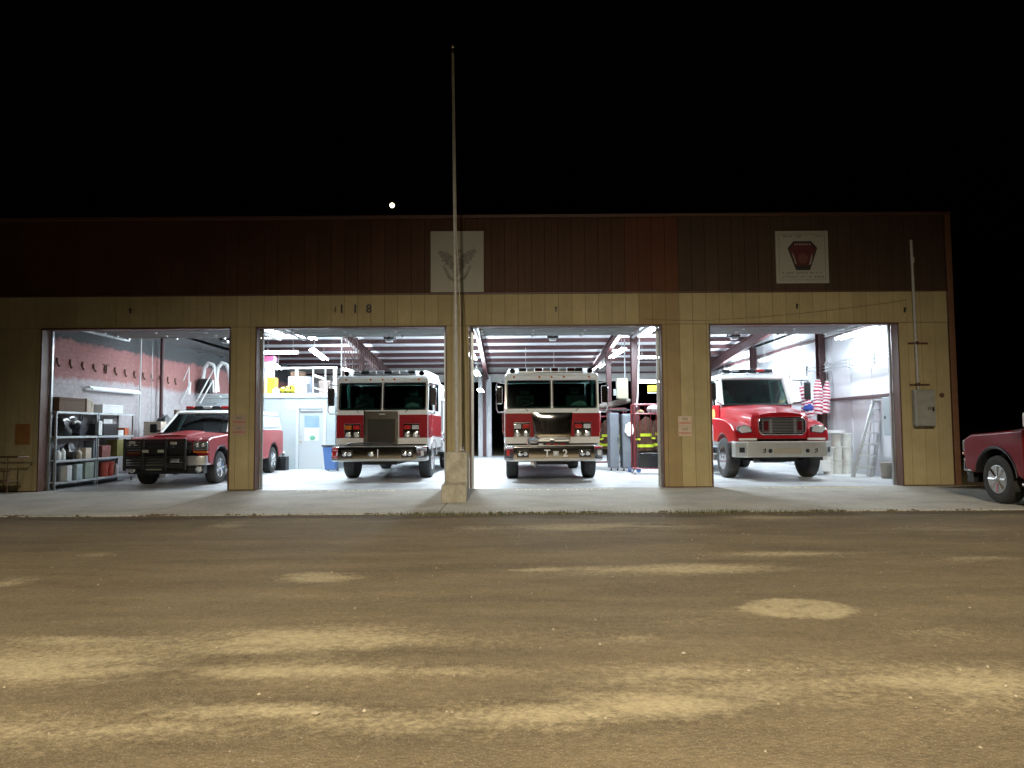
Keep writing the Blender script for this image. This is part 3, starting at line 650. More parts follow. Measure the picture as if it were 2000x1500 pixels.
strip((3.95, 10.8, 4.13), 3.2, H, 'lit strip light in the right row of third bay, middle one')
strip((3.98, 17.0, 4.13), 3.0, H, 'lit strip light in the right row of third bay, deepest one')
strip((-1.40, 9.6, 3.93), 2.4, H, 'lit strip light left in third bay, highest of three')
strip((-1.36, 12.3, 3.52), 2.0, H, 'lit strip light left in third bay, middle of three')
strip((-1.36, 15.6, 3.02), 2.0, H, 'lit strip light left in third bay, lowest of three')
strip((-6.80, 4.4, 4.13), 2.0, H, 'lit strip light at upper left corner of second door', power=250)
strip((-7.55, 6.2, 4.25), 2.4, 0, 'long lit strip light running crosswise at top left of second bay', power=80)
strip((-6.10, 5.4, 4.16), 1.3, H, 'short lit strip light right in the bright corner cluster of second bay', power=60)
strip((-6.45, 8.0, 3.86), 3.2, H+.12, 'large lit strip light over the white office roof', power=90)
strip((-6.9, 14.6, 3.85), 2.0, H, 'small far lit strip light behind the left fire engine roof')
strip((-8.35, 9.9, 4.15), 1.3, 0, 'crosswise lit strip light above the stored things on the office roof', power=60)
strip((-8.15, 8.8, 3.55), 2.0, H+.2, 'low slanting strip light just over the orange box', power=60)
strip((9.30, 3.0, 3.83), 2.4, H, 'bright strip light near the right wall, closest to the fourth door', power=150)
strip((9.30, 9.4, 3.80), 2.6, H, 'bright strip light on the right wall behind the cab of the tanker', power=150)
strip((9.30, 14.6, 3.80), 2.4, H, 'bright strip light deepest along the right wall')
strip((5.60, 12.4, 4.12), 1.25, 0, 'crosswise lit strip light seen right of the rear steel column, upper', power=70)
strip((5.55, 12.8, 3.18), 1.25, 0, 'crosswise warm strip light low at the right edge of third bay', power=50)
wl = strip((-10.85, 3.45, 2.44), 2.5, H, 'faintly glowing long tube light mounted on the painted masonry wall', lit=False, hang=0)

def street_lamp():
    r0 = empty('street_lamp', (-.7, -31.8, 0)); tag(r0, 'tall street lamp behind the viewer lighting the dirt yard', 'street lamp')
    MB().tube([(0,0,-.1), (0,0,11.7)], [.11, .07], 12).build('post', M_GALV, r0, smooth=True)
    MB().tube([(0,0,11.6), (0,1.2,12.1), (0,2.6,12.2)], .04, 8).build('arm', M_GALV, r0, smooth=True)
    MB().box(-.18, .18, 2.4, 3.1, 12.1, 12.26).build('head', M_GALV, r0, .03)
    ld = bpy.data.lights.new('lamp', 'SPOT'); ld.energy = LAMP_W; ld.color = (1, .88, .66); ld.spot_size = R(82); ld.spot_blend = 1.0; ld.shadow_soft_size = .14
    lo = bpy.data.objects.new('lamp', ld); col.objects.link(lo); lo.parent = r0; lo.location = (0, 2.8, 12.0)
    d_ = Vector((.75, -18.7, 0))-Vector((-.7, -29.0, 12.0)); lo.rotation_euler = d_.to_track_quat('-Z', 'Y').to_euler()
street_lamp()
mo = MB().blob((0,0,0), (1.25,1.25,1.25), 0, 20, 14, 0).build('moon', M_MOON, smooth=True); mo.location = (-61.0, -16.73+375, 1.33+115.6); tag(mo, 'small bright glowing disc low in the black sky above the roof', 'moon')

# ------------------------------------------------------------ wheels
def wheel(parent, x, y, r, wd, side, rim_m=M_ALU, rim_r=None, duals=False, rz=0., spokes=0, name='wheel'):
    e = empty(name, (x, y, r), rz); e.parent = parent
    rr_ = rim_r or r*.56; h = wd/2
    prof = [(-h*.92, rr_), (-h, rr_*1.12), (-h, r*.90), (-h*.86, r*.975), (-h*.6, r), (h*.6, r), (h*.86, r*.975), (h, r*.90), (h, rr_*1.12), (h*.92, rr_)]
    MB().lathe(prof, (0,0,0), 'x', 40).build('tyre', M_RUBBER, e, smooth=True)
    s = side
    mb = MB().lathe([(s*h*.98, rr_*1.03), (s*h*1.0, rr_), (s*h*.80, rr_*.92), (s*h*.45, rr_*.80), (s*h*.40, rr_*.55), (s*h*.75, rr_*.36), (s*h*.95, rr_*.30), (s*h*1.15, rr_*.16), (s*h*1.18, .001)], (0,0,0), 'x', 32)
    mb.build('rim', rim_m, e, smooth=True)
    hb = MB()
    if spokes:
        for k in range(spokes):
            a = 2*math.pi*k/spokes
            hb.tube([(s*h*.9, math.cos(a)*rr_*.25, math.sin(a)*rr_*.25), (s*h*.95, math.cos(a)*rr_*.95, math.sin(a)*rr_*.95)], [rr_*.10, rr_*.13], 6)
        hb.build('spoke', M_CHROME, e, smooth=True)
    else:
        for k in range(10):
            a = 2*math.pi*k/10; hb.tube([(s*h*.72, math.cos(a)*rr_*.44, math.sin(a)*rr_*.44), (s*h*.98, math.cos(a)*rr_*.44, math.sin(a)*rr_*.44)], rr_*.06, 6)
        for k in range(8):
            a = 2*math.pi*(k+.5)/8; hb.tube([(s*h*.36, math.cos(a)*rr_*.67, math.sin(a)*rr_*.67), (s*h*.46, math.cos(a)*rr_*.67, math.sin(a)*rr_*.67)], rr_*.09, 8)
        hb.build('lug_nuts', M_GALV, e, smooth=True)
    return e

def lamp_pod(parent, x, z, y, r, lens, name='headlight'):
    MB().lathe([(0, r*1.15), (-.02, r*1.18), (-.025, r)], (x, y, z), 'y', 16).build('bezel', M_CHROME, parent, smooth=True)
    return MB().lathe([(-.005, r*.98), (-.022, r*.9), (-.034, r*.5), (-.037, .001)], (x, y, z), 'y', 16).build(name, lens, parent, smooth=True)

# ------------------------------------------------------------ fire engines
def ring_mesh(pts_o, pts_i, y0, y1, slant):
    n = len(pts_o); v = []
    for y in (y0, y1):
        for P_ in (pts_o, pts_i):
            for (a, b) in P_: v.append((a, y+slant(b), b))
    f = []
    for i in range(n):
        j = (i+1) % n
        f += [(i, j, n+j, n+i), (2*n+i, 3*n+i, 3*n+j, 2*n+j), (i, 2*n+i, 2*n+j, j), (n+i, n+j, 3*n+j, 3*n+i)]
    return MB().add(v, f)
def engine(x, y, yaw, label, variant):
    r0 = empty('fire_engine', (x, y, 0), yaw); tag(r0, label, 'fire engine', 'fire engines facing out of the two middle bays')
    W = 1.225
    sl = lambda z: max(0, (z-1.8))*.14
    # lower cab front
    box('cab_front', -W, W, .0, .10, .95, 1.86, M_WHITE, r0, .02)
    for s in (-1, 1):
        box('red_front_panel', min(s*.46, s*(W-.004)), max(s*.46, s*(W-.004)), -.006, -.001, 1.12, 1.735, M_RED, r0)
    cs = []
    for s in (-1, 1):
        xs = sorted((s*W, s*(W-.07)))
        box('cab_side', xs[0], xs[1], .101, 3.0, .80, 1.86, M_WHITE, r0, .015)
        xs = sorted((s*(W+.003), s*(W+.006)))
        MB().prism([(.05, 1.12), (3.0, 1.12), (3.0, 1.735), (.05, 1.735)], 'x', xs[0], xs[1]).build('red_side_panel', M_RED, r0)
        xs = sorted((s*W, s*(W-.06)))
        # side window band: pillars + dark pane
        for pp in ([(.06, 1.861), (.20, 1.861), (.31, 2.68), (.17, 2.68)], [(1.25, 1.861), (1.45, 1.861), (1.45, 2.68), (1.25, 2.68)], [(2.7, 1.861), (3.0, 1.861), (3.0, 2.68), (2.7, 2.68)]): MB().prism(pp, 'x', *xs).build('door_pillar', M_WHITE, r0, .008)
        xg = sorted((s*(W-.02), s*(W-.032)))
        MB().prism([(.20, 1.865), (1.25, 1.865), (1.25, 2.66), (.31, 2.66)], 'x', *xg).build('side_window', M_GLASS, r0)
        MB().prism([(1.45, 1.865), (2.7, 1.865), (2.7, 2.66), (1.45, 2.66)], 'x', *xg).build('side_window', M_DGLASS, r0)
        MB().tube([(s*(W+.03), .35, 1.2), (s*(W+.06), .35, 1.25), (s*(W+.06), .35, 1.75), (s*(W+.03), .35, 1.8)], .014, 6).build('grab_rail', M_CHROME, r0, smooth=True)
        # mirror
        mm = MB().tube([(s*1.2, .12, 2.52), (s*1.42, -.02, 2.55), (s*1.44, -.04, 2.45), (s*1.44, -.04, 1.85), (s*1.40, -.02, 1.76), (s*1.22, .10, 1.78)], .018, 8).build('mirror_arm', M_CHROME, r0, smooth=True)
        box('mirror_head', s*1.37-.085, s*1.37+.085, -.03, .07, 1.98, 2.45, M_CHROME if variant == 2 else M_BLACK, r0, .03, 3)
    box('cab_floor', -W+.08, W-.08, .11, 2.95, 1.15, 1.25, M_BLACK, r0)
    box('cab_rear_wall', -W+.07, W-.07, 2.86, 2.94, 1.26, 2.68, M_DARK, r0)
    # brow, roof
    MB().loft([[(-W,.10,2.60),(W,.10,2.60),(W,.16,2.60),(-W,.16,2.60)], [(-W,.045,2.70),(W,.045,2.70),(W,3.0,2.70),(-W,3.0,2.70)], [(-W+.03,.12,2.79),(W-.03,.12,2.79),(W-.03,3.0,2.81),(-W+.03,3.0,2.81)]]).build('roof_brow', M_WHITE, r0, .025, seg=3)
    MB().loft([[(-W+.04,.55,2.80),(W-.04,.55,2.80),(W-.04,3.0,2.80),(-W+.04,3.0,2.80)], [(-W+.10,.80,2.97),(W-.10,.80,2.97),(W-.08,3.0,3.0),(-W+.08,3.0,3.0)]]).build('raised_roof', M_WHITE, r0, .04, seg=3)
    for xx in (-.98, -.32, 0, .32, .98):
        MB().lathe([(0, .03), (-.015, .028), (-.028, .012)], (xx, .052, 2.685), 'y', 10).build('marker_light', M_AMBER, r0, smooth=True)
    # windscreen
    for s in (-1, 1):
        po = rrect(1.165, .775, .09, 4, s*.595, 2.235); pi = rrect(1.105, .715, .075, 4, s*.595, 2.235)
        ring_mesh(po, pi, .005, .03, sl).build('window_gasket', M_BLACK, r0)
        MB().quadprism([(a, .014+sl(b), b) for a, b in pi], [(a, .020+sl(b), b) for a, b in pi]).build('windshield', M_GLASS, r0)
    # white surround built as frame
    po = [(-W, 1.86), (W, 1.86), (W, 2.62), (-W, 2.62)]
    def bar(x0, x1, z0, z1): MB().quadprism([(x0, .012+sl(z0), z0), (x1, .012+sl(z0), z0), (x1, .012+sl(z1), z1), (x0, .012+sl(z1), z1)], [(x0, .06+sl(z0), z0), (x1, .06+sl(z0), z0), (x1, .06+sl(z1), z1), (x0, .06+sl(z1), z1)]).build('windshield_pillar', M_WHITE, r0)
    bar(-.022, .022, 1.861, 2.615); bar(-W, -1.17, 1.861, 2.615); bar(1.17, W, 1.861, 2.615)
    for s in (-1, 1):
        a, b = (s*.55-.28, s*.55+.10) if s < 0 else (s*.55+.0, s*.55+.35)
        MB().tube([(s*.62, -.012, 1.79), (s*.62+.14*(-1 if s < 0 else -1)*s*-1, .0, 1.93), (s*.62+.16, .012, 2.02)], .008, 6).build('wiper', M_BLACK, r0)
    # interior
    box('dashboard', -W+.08, W-.08, .12, .55, 1.26, 1.93, M_DASH, r0, .05)
    for s in (-1, 1):
        seat = box('seat', s*.68-.25, s*.68+.25, .95, 1.10, 1.3, 2.25, M_SEAT, r0, .04); box('headrest', s*.68-.13, s*.68+.13, .95, 1.05, 2.26, 2.46, M_SEAT, seat, .03)
        box('seat_cushion', s*.68-.25, s*.68+.25, .60, .94, 1.3, 1.5, M_SEAT, seat, .04)
    st_ = []
    MB().tube([(-.66+.21*math.cos(t), .62-.06*math.sin(t), 1.98+.17*math.sin(t)) for t in [2*math.pi*k/20 for k in range(21)]], .016, 6).build('steering_wheel', M_BLACK, r0, smooth=True)
    MB().blob((.75, .4, 1.97), (.22, .14, .09), 4, 10, 7, .5).build('paperwork', M_REFL, r0, smooth=True)
    # grille
    if variant == 1:
        box('grille_surround', -.44, .44, -.10, -.0065, .93, 1.83, mat('aged_chrome', (.42, .40, .36), .22, 1., var=.1), r0, .02)
        box('grille_screen', -.36, .37, -.108, -.1005, 1.0, 1.62, M_MESH, r0)
        box('grille_strip', -.475, -.44, -.12, -.007, .93, 1.86, M_CHROME, r0, .01)
        MB().prism([(-.30, .99), (.12, .99), (.02, .955), (-.27, .955)], 'y', -.125, -.109).build('grille_badge', M_CHROME, r0, .004)
        text('grille_lettering', '▪▪▪', .07, M_ALU, r0, (.02, -.103, 1.76), ext=.002) if False else box('grille_nameplate', -.06, .10, -.104, -.1005, 1.735, 1.765, M_ALU, r0)
    else:
        gn = 10; gv = []; gf = []
        for jj in range(gn+1):
            for ii in range(gn+1):
                u, v = ii/gn*2-1, jj/gn; hw = .46+.07*v
                gv.append((u*hw, -.012-.030*(1-u**4)*(1-(2*v-1)**6)-.006*math.sin(5*u+1)*(1-abs(u))-.012*(1-v)*(1-u*u), .98+.77*v))
        for jj in range(gn):
            for ii in range(gn): gf.append((jj*(gn+1)+ii, jj*(gn+1)+ii+1, (jj+1)*(gn+1)+ii+1, (jj+1)*(gn+1)+ii))
        MB().add(gv, gf).build('grille_cover', M_CHROME, r0, smooth=True)
        box('grille_intake', -.42, .42, -.085, -.06, .955, 1.03, M_BLACK, r0, .01)
        box('grille_cap', -.44, -.06, -.14, -.09, 1.0, 1.05, M_ALU, r0, .01); box('grille_cap', .04, .44, -.14, -.09, 1.0, 1.05, M_ALU, r0, .01)
        for xx in (-.3, -.1, .08, .26): box('warning_light', xx-.06, xx+.06, -.12, -.052, .92, .955, M_REDL if xx > -.2 else M_LENS, r0, .008)
    # lamp clusters
    for s in (-1, 1):
        cx_ = s*.79
        hc = box('headlight_bezel', cx_-.22, cx_+.22, -.035, -.0065, 1.12, 1.50, M_CHROME, r0, .02)
        for dx in (-.11, .11):
            box('warning_lens', cx_+dx-.09, cx_+dx+.09, -.055, -.0355, 1.345, 1.455, (M_AMBER if variant == 1 and s < 0 and dx < 0 else M_REDL) if s*dx < 0 or variant == 1 and s < 0 else M_LENS, hc, .015)
            lamp_pod(hc, cx_+dx, 1.215, -.036, .07, M_LENS)
        box('lower_strip', min(s*.46, s*W), max(s*.46, s*W), -.008, -.001, .955, 1.095, M_REFL, r0)
    # bumper
    pl = [(-1.25, .05), (-1.25, -.34), (-1.02, -.60), (1.02, -.60), (1.25, -.34), (1.25, .05)]
    def bl_(z, k): return [(a*k, b if b > 0 else b-(k-.96), z) for a, b in pl]
    bp = MB().loft([bl_(.515, .975), bl_(.535, .995), bl_(.60, 1.0), bl_(.71, .998), bl_(.82, .997), bl_(.885, .992), bl_(.905, .975)]).build('bumper', mat('bumper_chrome', (.62, .61, .59), .10, 1., var=.05, scale=9, bump=.05, bscale=3), r0, .012, seg=2)
    MB().prism([(a*.95, b*.95 if b < 0 else b) for a, b in pl], 'z', .906, .915).build('bumper_deck', M_ALU, r0)
    for s in (-1, 1):
        box('bumper_recess', s*.78-.15, s*.78+.15, -.655, -.641, .62, .82, M_BLACK, bp, .01)
        lamp_pod(bp, s*.78-.065, .72, -.656, .055, M_CHROME, 'siren_cone'); lamp_pod(bp, s*.78+.065, .72, -.656, .05, M_LENS, 'bumper_lamp')
        xx = s*1.15; MB().box(xx-.04, xx+.04, -.53, -.47, .66, .79).build('corner_lamp', M_REDL if s < 0 else M_LENS, bp, .01)
    if variant == 2:
        text('bumper_lettering', 'T', .25, M_REFL, bp, (-.17, -.645, .712), ext=.003); text('bumper_lettering', '2', .25, M_REFL, bp, (.28, -.645, .712), ext=.003)
        box('bumper_socket', -.02, .12, -.656, -.6415, .64, .775, M_GALV, bp, .008); box('bumper_nozzle', .02, .08, -.670, -.657, .68, .74, M_ALU, bp, .008)
        MB().tube([(-.62, -.6, .93), (-.62, -.55, 1.05), (-.55, -.45, 1.08), (-.40, -.4, 1.02)], .05, 8).build('bumper_hose', M_ALU, r0, smooth=True)
        MB().tube([(-.48, -.5, .54), (-.46, -.52, .40), (-.46, -.46, .36)], .03, 8).box(-.58, -.50, -.55, -.4, .42, .534).build('tow_hook', M_ALU, r0)
    else:
        lamp_pod(bp, -.15, .72, -.6425, .06, M_ALU, 'bumper_emblem'); box('bumper_mark', .005, .028, -.645, -.6415, .62, .83, M_REFL, bp)
        MB().tube([(-.95, -.3, .91), (-.75, -.45, .99), (.30, -.45, 1.0), (.45, -.3, .92)], .02, 6).build('bumper_hose', M_BLACK, r0, smooth=True)
    # light bar
    lb = box('light_bar', -.86, .86, .30, .58, 2.815, 2.855, M_ALU, r0, .01)
    M_DRED = mat('dark_red_lens', (.09, .01, .012), .15, coat=1.); cols = [M_LENS, M_BLACK, M_LENS, M_LENS, M_BLACK, M_LENS, M_LENS, M_BLACK] if variant == 1 else [M_BLACK, M_LENS, M_DRED, M_LENS, M_DRED, M_LENS, M_DRED, M_BLACK]
    for k in range(8):
        xa = -.85+k*.2135; box('light_module', xa, xa+.195, .29, .57, 2.857, 2.94, cols[k], lb, .018, 3)
    for s in (-1, 1): MB().lathe([(0, .06), (-.18, .075), (-.2, .07)], (s*1.02, .45, 2.86), 'y', 12).build('air_horn', M_CHROME, r0, smooth=True)
    # chassis
    box('chassis', -.45, .45, -.3, 8.6, .42, .62, M_BLACK, r0); MB().tube([(-.95, 1.15, .52), (.95, 1.15, .52)], .09, 10).build('front_axle', M_BLACK, r0)
    box('underbody', -1.05, 1.05, .1, 2.9, .60, .93, M_DARK, r0)
    for yy in (1.15, 6.0):
        for s in (-1, 1): wheel(r0, s*1.04, yy, .53, .33, s)
    for s in (-1, 1): # wheel arch lips
        MB().tube([(s*1.235, 1.15+.62*math.cos(t), .53+.62*math.sin(t)) for t in [R(8+164*k/12) for k in range(13)]], .022, 6).build('arch_lip', M_CHROME, r0, smooth=True)
    # pump panel, body
    box('pump_panel', -1.2, 1.2, 3.05, 4.0, .70, 2.35, M_ALU, r0, .01)
    box('hose_bed', -1.15, 1.15, 3.05, 8.7, 2.36, 2.78, M_WHITE, r0, .03)
    bd = MB(); 
    for s in (-1, 1):
        xs = sorted((s*.62, s*1.25))
        MB().prism([(4.02, .62), (5.30, .62), (5.34, .95), (5.6, 1.14), (6.0, 1.2), (6.4, 1.14), (6.66, .95), (6.70, .62), (8.7, .62), (8.7, 2.34), (4.02, 2.34)], 'x', *xs).build('body_side', M_WHITE if variant == 1 else M_RED, r0, .012)
        for (ya, yb, za) in ((4.1, 5.2, .75), (5.3, 6.7, 1.32), (6.8, 8.6, .75)):
            xr = sorted((s*1.252, s*1.262)); d = MB().box(xr[0], xr[1], ya, yb, za, 2.2)
            for k in range(int((2.2-za)/.1)): d.box(min(s*1.262, s*1.27), max(s*1.262, s*1.27), ya+.01, yb-.01, za+k*.1+.01, za+k*.1+.08)
            d.build('shutter', M_ALU, r0)
        for k in range(4): MB().lathe([(0, .07), (s*.05, .07), (s*.07, .05)], (s*1.2, 3.25+.18*k, 1.0+.18*(k % 2)), 'x', 12).build('valve_cap', M_CHROME, r0, smooth=True)
        MB().tube([(s*1.22, 3.0, 2.25), (s*1.22, 8.6, 2.45)], .02, 6).build('hand_rail', M_CHROME, r0)
    box('rear_deck', -.6, .6, 4.02, 8.7, .7, 2.34, M_RED, r0)
    return r0
engine(-3.47, 3.05, R(-1.2), 'white and red fire engine with dark mesh grille in the second bay', 1)
engine(1.045, 2.50, R(.3), 'white and red fire engine with polished front plate and T 2 on its bumper', 2)

# ------------------------------------------------------------ greenhouse (cab top) helper
def greenhouse(r0, wb, zb, yb0, yb1, wt, zt, yt0, yt1, pm, roofm, mid=None, roof_h=.07, rear=M_DGLASS, ps=.045, crown=.03):
    c = {}
    def B(s, t, fy):   # corner: side s, t 0 bottom 1 top, fy 0 front 1 back
        return Vector((s*(wb+(wt-wb)*t), (yb0+(yt0-yb0)*t) if fy == 0 else (yb1+(yt1-yb1)*t), zb+(zt-zb)*t))
    for s in (-1, 1):
        for fy in (0, 1):
            MB().tube([B(s, 0, fy), B(s, 1, fy)], [ps*1.15, ps], 8).build('roof_pillar', pm, r0, smooth=True)
        if mid:
            for q in mid:
                a = B(s, 0, 0).lerp(B(s, 0, 1), q); b = B(s, 1, 0).lerp(B(s, 1, 1), q); MB().tube([a, b], ps*1.1, 8).build('roof_pillar', pm, r0, smooth=True)
        # side glass
        a, b, c_, d = B(s,0,0), B(s,0,1), B(s,1,1), B(s,1,0); off = Vector((-s*.012, 0, 0))
        MB().quadprism([a, b, c_, d], [a+off, b+off, c_+off, d+off]).build('side_window', M_GLASS, r0)
        MB().tube([B(s,1,0), B(s,1,1)], ps, 8).build('roof_rail', pm, r0, smooth=True)
    a, b, c_, d = B(-1,0,0), B(1,0,0), B(1,1,0), B(-1,1,0); off = Vector((0, .012, .004))
    bow = []
    loops = []
    for t in (0, 1):
        row_ = []
        for k in range(7):
            u = k/6; p = B(-1, t, 0).lerp(B(1, t, 0), u); p.y -= .07*math.sin(math.pi*u); row_.append(p)
        loops.append(row_)
    vs = loops[0]+loops[1]; vs2 = [v+off for v in vs]
    MB().add(vs+vs2, [(k, k+1, 8+k, 7+k) for k in range(6)]+[(14+k, 21+k, 22+k, 15+k) for k in range(6)]).build('windshield', M_GLASS, r0, smooth=True)
    MB().tube([(p.x, p.y-.0, p.z) for p in loops[1]], ps*.8, 8).build('windshield_header', pm, r0, smooth=True)
    MB().tube([(p.x, p.y-.0, p.z) for p in loops[0]], ps*.45, 8).build('cowl', M_BLACK, r0, smooth=True)
    a, b, c_, d = B(-1,0,1), B(1,0,1), B(1,1,1), B(-1,1,1); off = Vector((0, -.012, 0))
    MB().quadprism([a, b, c_, d], [a+off, b+off, c_+off, d+off]).build('rear_window', rear, r0)
    e = .02
    MB().loft([[(-wt-e, yt0-.06, zt), (wt+e, yt0-.06, zt), (wt+e, yt1+e, zt), (-wt-e, yt1+e, zt)], [(-wt+.02, yt0+.02, zt+roof_h*.75), (wt-.02, yt0+.02, zt+roof_h*.75), (wt-.02, yt1-.04, zt+roof_h*.75), (-wt+.02, yt1-.04, zt+roof_h*.75)],
               [(-wt+.14, yt0+.18, zt+roof_h), (wt-.14, yt0+.18, zt+roof_h), (wt-.14, yt1-.16, zt+roof_h), (-wt+.14, yt1-.16, zt+roof_h)]]).build('roof', roofm, r0, .02, seg=3)
    box('interior_tub', -wb+.08, wb-.08, yb0+.35, yb1-.05, zb-.45, zb-.04, M_BLACK, r0)
    box('dashboard', -wb+.10, wb-.10, yb0+.10, yb0+.50, zb-.20, zb+.05, M_DASH, r0, .04)
    for s in (-1, 1):
        yy = yb0+1.15; seat = box('seat', s*wb*.5-.24, s*wb*.5+.24, yy, yy+.14, zb-.3, zb+.32, M_SEAT, r0, .04); box('headrest', s*wb*.5-.12, s*wb*.5+.12, yy+.02, yy+.1, zb+.33, zb+.48, M_SEAT, seat, .03)
    MB().tube([(-wb*.5+.19*math.cos(t), yb0+.68-.08*math.sin(t), zb+.02+.14*math.sin(t)) for t in [2*math.pi*k/18 for k in range(19)]], .015, 6).build('steering_wheel', M_BLACK, r0, smooth=True)
def arch_poly(pts_before, c, r, a0, a1, pts_after, n=10):
    arc = [(c[0]+r*math.cos(R(a0+(a1-a0)*k/n)), c[1]+r*math.sin(R(a0+(a1-a0)*k/n))) for k in range(n+1)]
    return pts_before+arc+pts_after
def hoodsec(y, w_, zb, zt, crown, rad):
    return [(-w_, y, zb), (-w_, y, zt-rad), (-w_+rad*.3, y, zt-rad*.3), (-w_+rad, y, zt), (-w_*.45, y, zt+crown*.8), (0, y, zt+crown), (w_*.45, y, zt+crown*.8), (w_-rad, y, zt), (w_-rad*.3, y, zt-rad*.3), (w_, y, zt-rad), (w_, y, zb)]

# ------------------------------------------------------------ tanker with bonnet, bay four
def tanker(x, y, yaw):
    r0 = empty('fire_tanker', (x, y, 0), yaw); tag(r0, 'red bonneted fire truck with white cab and silver bumper in the fourth bay', 'fire truck')
    hd = MB().loft([hoodsec(.0, .62, 1.05, 1.60, .03, .10), hoodsec(.10, .74, 1.02, 1.68, .04, .12), hoodsec(.6, .84, 1.0, 1.78, .04, .14), hoodsec(1.2, .93, 1.0, 1.87, .04, .14), hoodsec(1.78, 1.0, 1.0, 1.93, .03, .12)]).build('hood', M_BRED, r0, smooth=True)
    MB().loft([hoodsec(-.02, .56, 1.58, 1.66, .05, .04), hoodsec(.5, .5, 1.70, 1.81, .05, .05), hoodsec(1.5, .42, 1.86, 1.925, .03, .04)]).build('hood_bulge', M_BRED, r0, smooth=True)
    for s in (-1, 1):
        xs = sorted((s*.70, s*1.22))
        poly = arch_poly([(1.80, .95), (1.80, 1.60), (1.2, 1.58), (.75, 1.53), (.30, 1.42), (.03, 1.26), (-.02, 1.05), (.02, .98)], (1.0, .53), .64, 142, 40, [])
        MB().prism(poly, 'x', *xs).build('fender', M_BRED, r0, .085, seg=4)
        # headlamp
        hl = MB(); c = (s*.93, -.01, 1.29)
        pts = [(-.16, -.07), (.10, -.10), (.19, -.03), (.15, .06), (.0, .09), (-.13, .04)]
        pts = [(c[0]+s*a, c[2]+b) for a, b in pts]
        MB().prism(pts, 'y', -.045, .12).build('headlight', M_LENS, r0, .02, seg=3)
        MB().prism([(c[0]+(a-c[0])*1.12, c[2]+(b-c[2])*1.18) for a, b in pts], 'y', -.03, .10).build('headlight_surround', M_BLACK, r0, .01)
        MB().prism([(a, b) for a, b in rrect(.46, .055, .012, 2, s*.88, 1.03)], 'y', -.045, -.03).build('white_strip', M_REFL, r0)
        MB().tube([(s*1.02, 1.62, 2.0), (s*1.3, 1.40, 2.05), (s*1.33, 1.38, 2.6), (s*1.03, 1.75, 2.65)], .018, 6).build('mirror_arm', M_BLACK, r0, smooth=True)
        box('mirror_head', s*1.31-.09, s*1.31+.09, 1.36, 1.44, 2.08, 2.56, M_BLACK, r0, .03)
        xs = sorted((s*.99, s*1.03)); box('cab_door', xs[0], xs[1], 1.80, 3.0, 1.42, 1.965, M_BRED, r0, .01)
        xs = sorted((s*.985, s*1.035)); box('door_lower', xs[0], xs[1], 1.82, 3.0, .95, 1.415, M_WHITE, r0, .01)
        box('step', *sorted((s*.95, s*1.2)), 1.85, 2.9, .42, .60, M_ALU, r0, .02)
        MB().lathe([(0, .28), (s*.0, .28)], (s*.9, 2.4, .75), 'x', 10)
        xs = sorted((s*1.032, s*1.04)); MB().lathe([(s*0, .16), (s*.004, .16)], (s*1.033, 2.3, 1.7), 'x', 20).build('door_crest', mat('gold_decal', (.55, .38, .12), .4), r0)
    gr = MB().prism(rrect(1.22, .46, .14, 5, 0, 1.36), 'y', -.09, .0).build('grille_surround', M_CHROME, r0, .02, seg=3)
    MB().prism(rrect(1.12, .38, .11, 5, 0, 1.36), 'y', -.094, -.0905).build('grille_recess', M_BLACK, gr)
    for k in range(10):
        z = 1.19+k*.038; box('grille_bar', -.53, .53, -.112, -.095, z, z+.018, M_ALU, gr)
    for s in (-1, 1):
        box('grille_divider', s*.31-.035, s*.31+.035, -.122, -.113, 1.18, 1.55, M_ALU, gr, .005)
        box('grille_lamp', s*.43-.06, s*.43+.06, -.13, -.113, 1.24, 1.48, mat('dark_red_lens', (.09, .01, .012), .15, coat=1.), gr, .015)
    # bumper
    pl = [(-1.23, .18), (-1.23, -.10), (-1.0, -.34), (1.0, -.34), (1.23, -.10), (1.23, .18)]
    bp = MB().prism(pl, 'z', .58, .955).build('bumper', mat('bumper_alu', (.62, .62, .58), .35, .7, var=.08), r0, .02, seg=3)
    MB().prism([(a*.995, b+.003) for a, b in pl], 'z', .956, .975).build('bumper_top', M_WHITE, r0)
    box('bumper_plate', -.34, .36, -.350, -.341, .67, .80, mat('dull_plate', (.38, .33, .26), .5, .3), bp, .004)
    for xx in (-.42, .52): MB().lathe([(-.355, .035), (-.341, .055)], (xx, 0, .74), 'y', 14).build('bumper_hole', M_BLACK, bp)
    for xx in (-.58, .72): MB().tube([(xx-.03, -.36, .70), (xx+.03, -.37, .72), (xx+.03, -.36, .80), (xx-.02, -.36, .76)], .016, 6).build('tow_hook', M_BLACK, bp)
    for s in (-1, 1): MB().quadprism([(s*1.05, -.296, .70), (s*1.15, -.192, .70), (s*1.15, -.192, .83), (s*1.05, -.296, .83)], [(s*1.055, -.303, .70), (s*1.155, -.199, .70), (s*1.155, -.199, .83), (s*1.055, -.303, .83)]).build('bumper_lamp', M_BLACK, bp)
    box('cab_body', -.98, .98, 1.79, 3.1, .9, 1.93, M_WHITE, r0, .02)
    greenhouse(r0, .97, 1.96, 1.74, 3.05, .90, 2.72, 2.08, 3.05, M_WHITE, M_WHITE, mid=(.28,), roof_h=.15, ps=.055)
    lb = box('light_bar', -.75, .75, 2.35, 2.6, 2.90, 2.93, M_BLACK, r0)
    for k in range(6): box('light_module', -.74+k*.248, -.74+k*.248+.225, 2.34, 2.60, 2.932, 3.0, (M_BLACK, M_LENS, M_BLACK, M_BLACK, M_REDL, M_BLACK)[k], lb, .015)
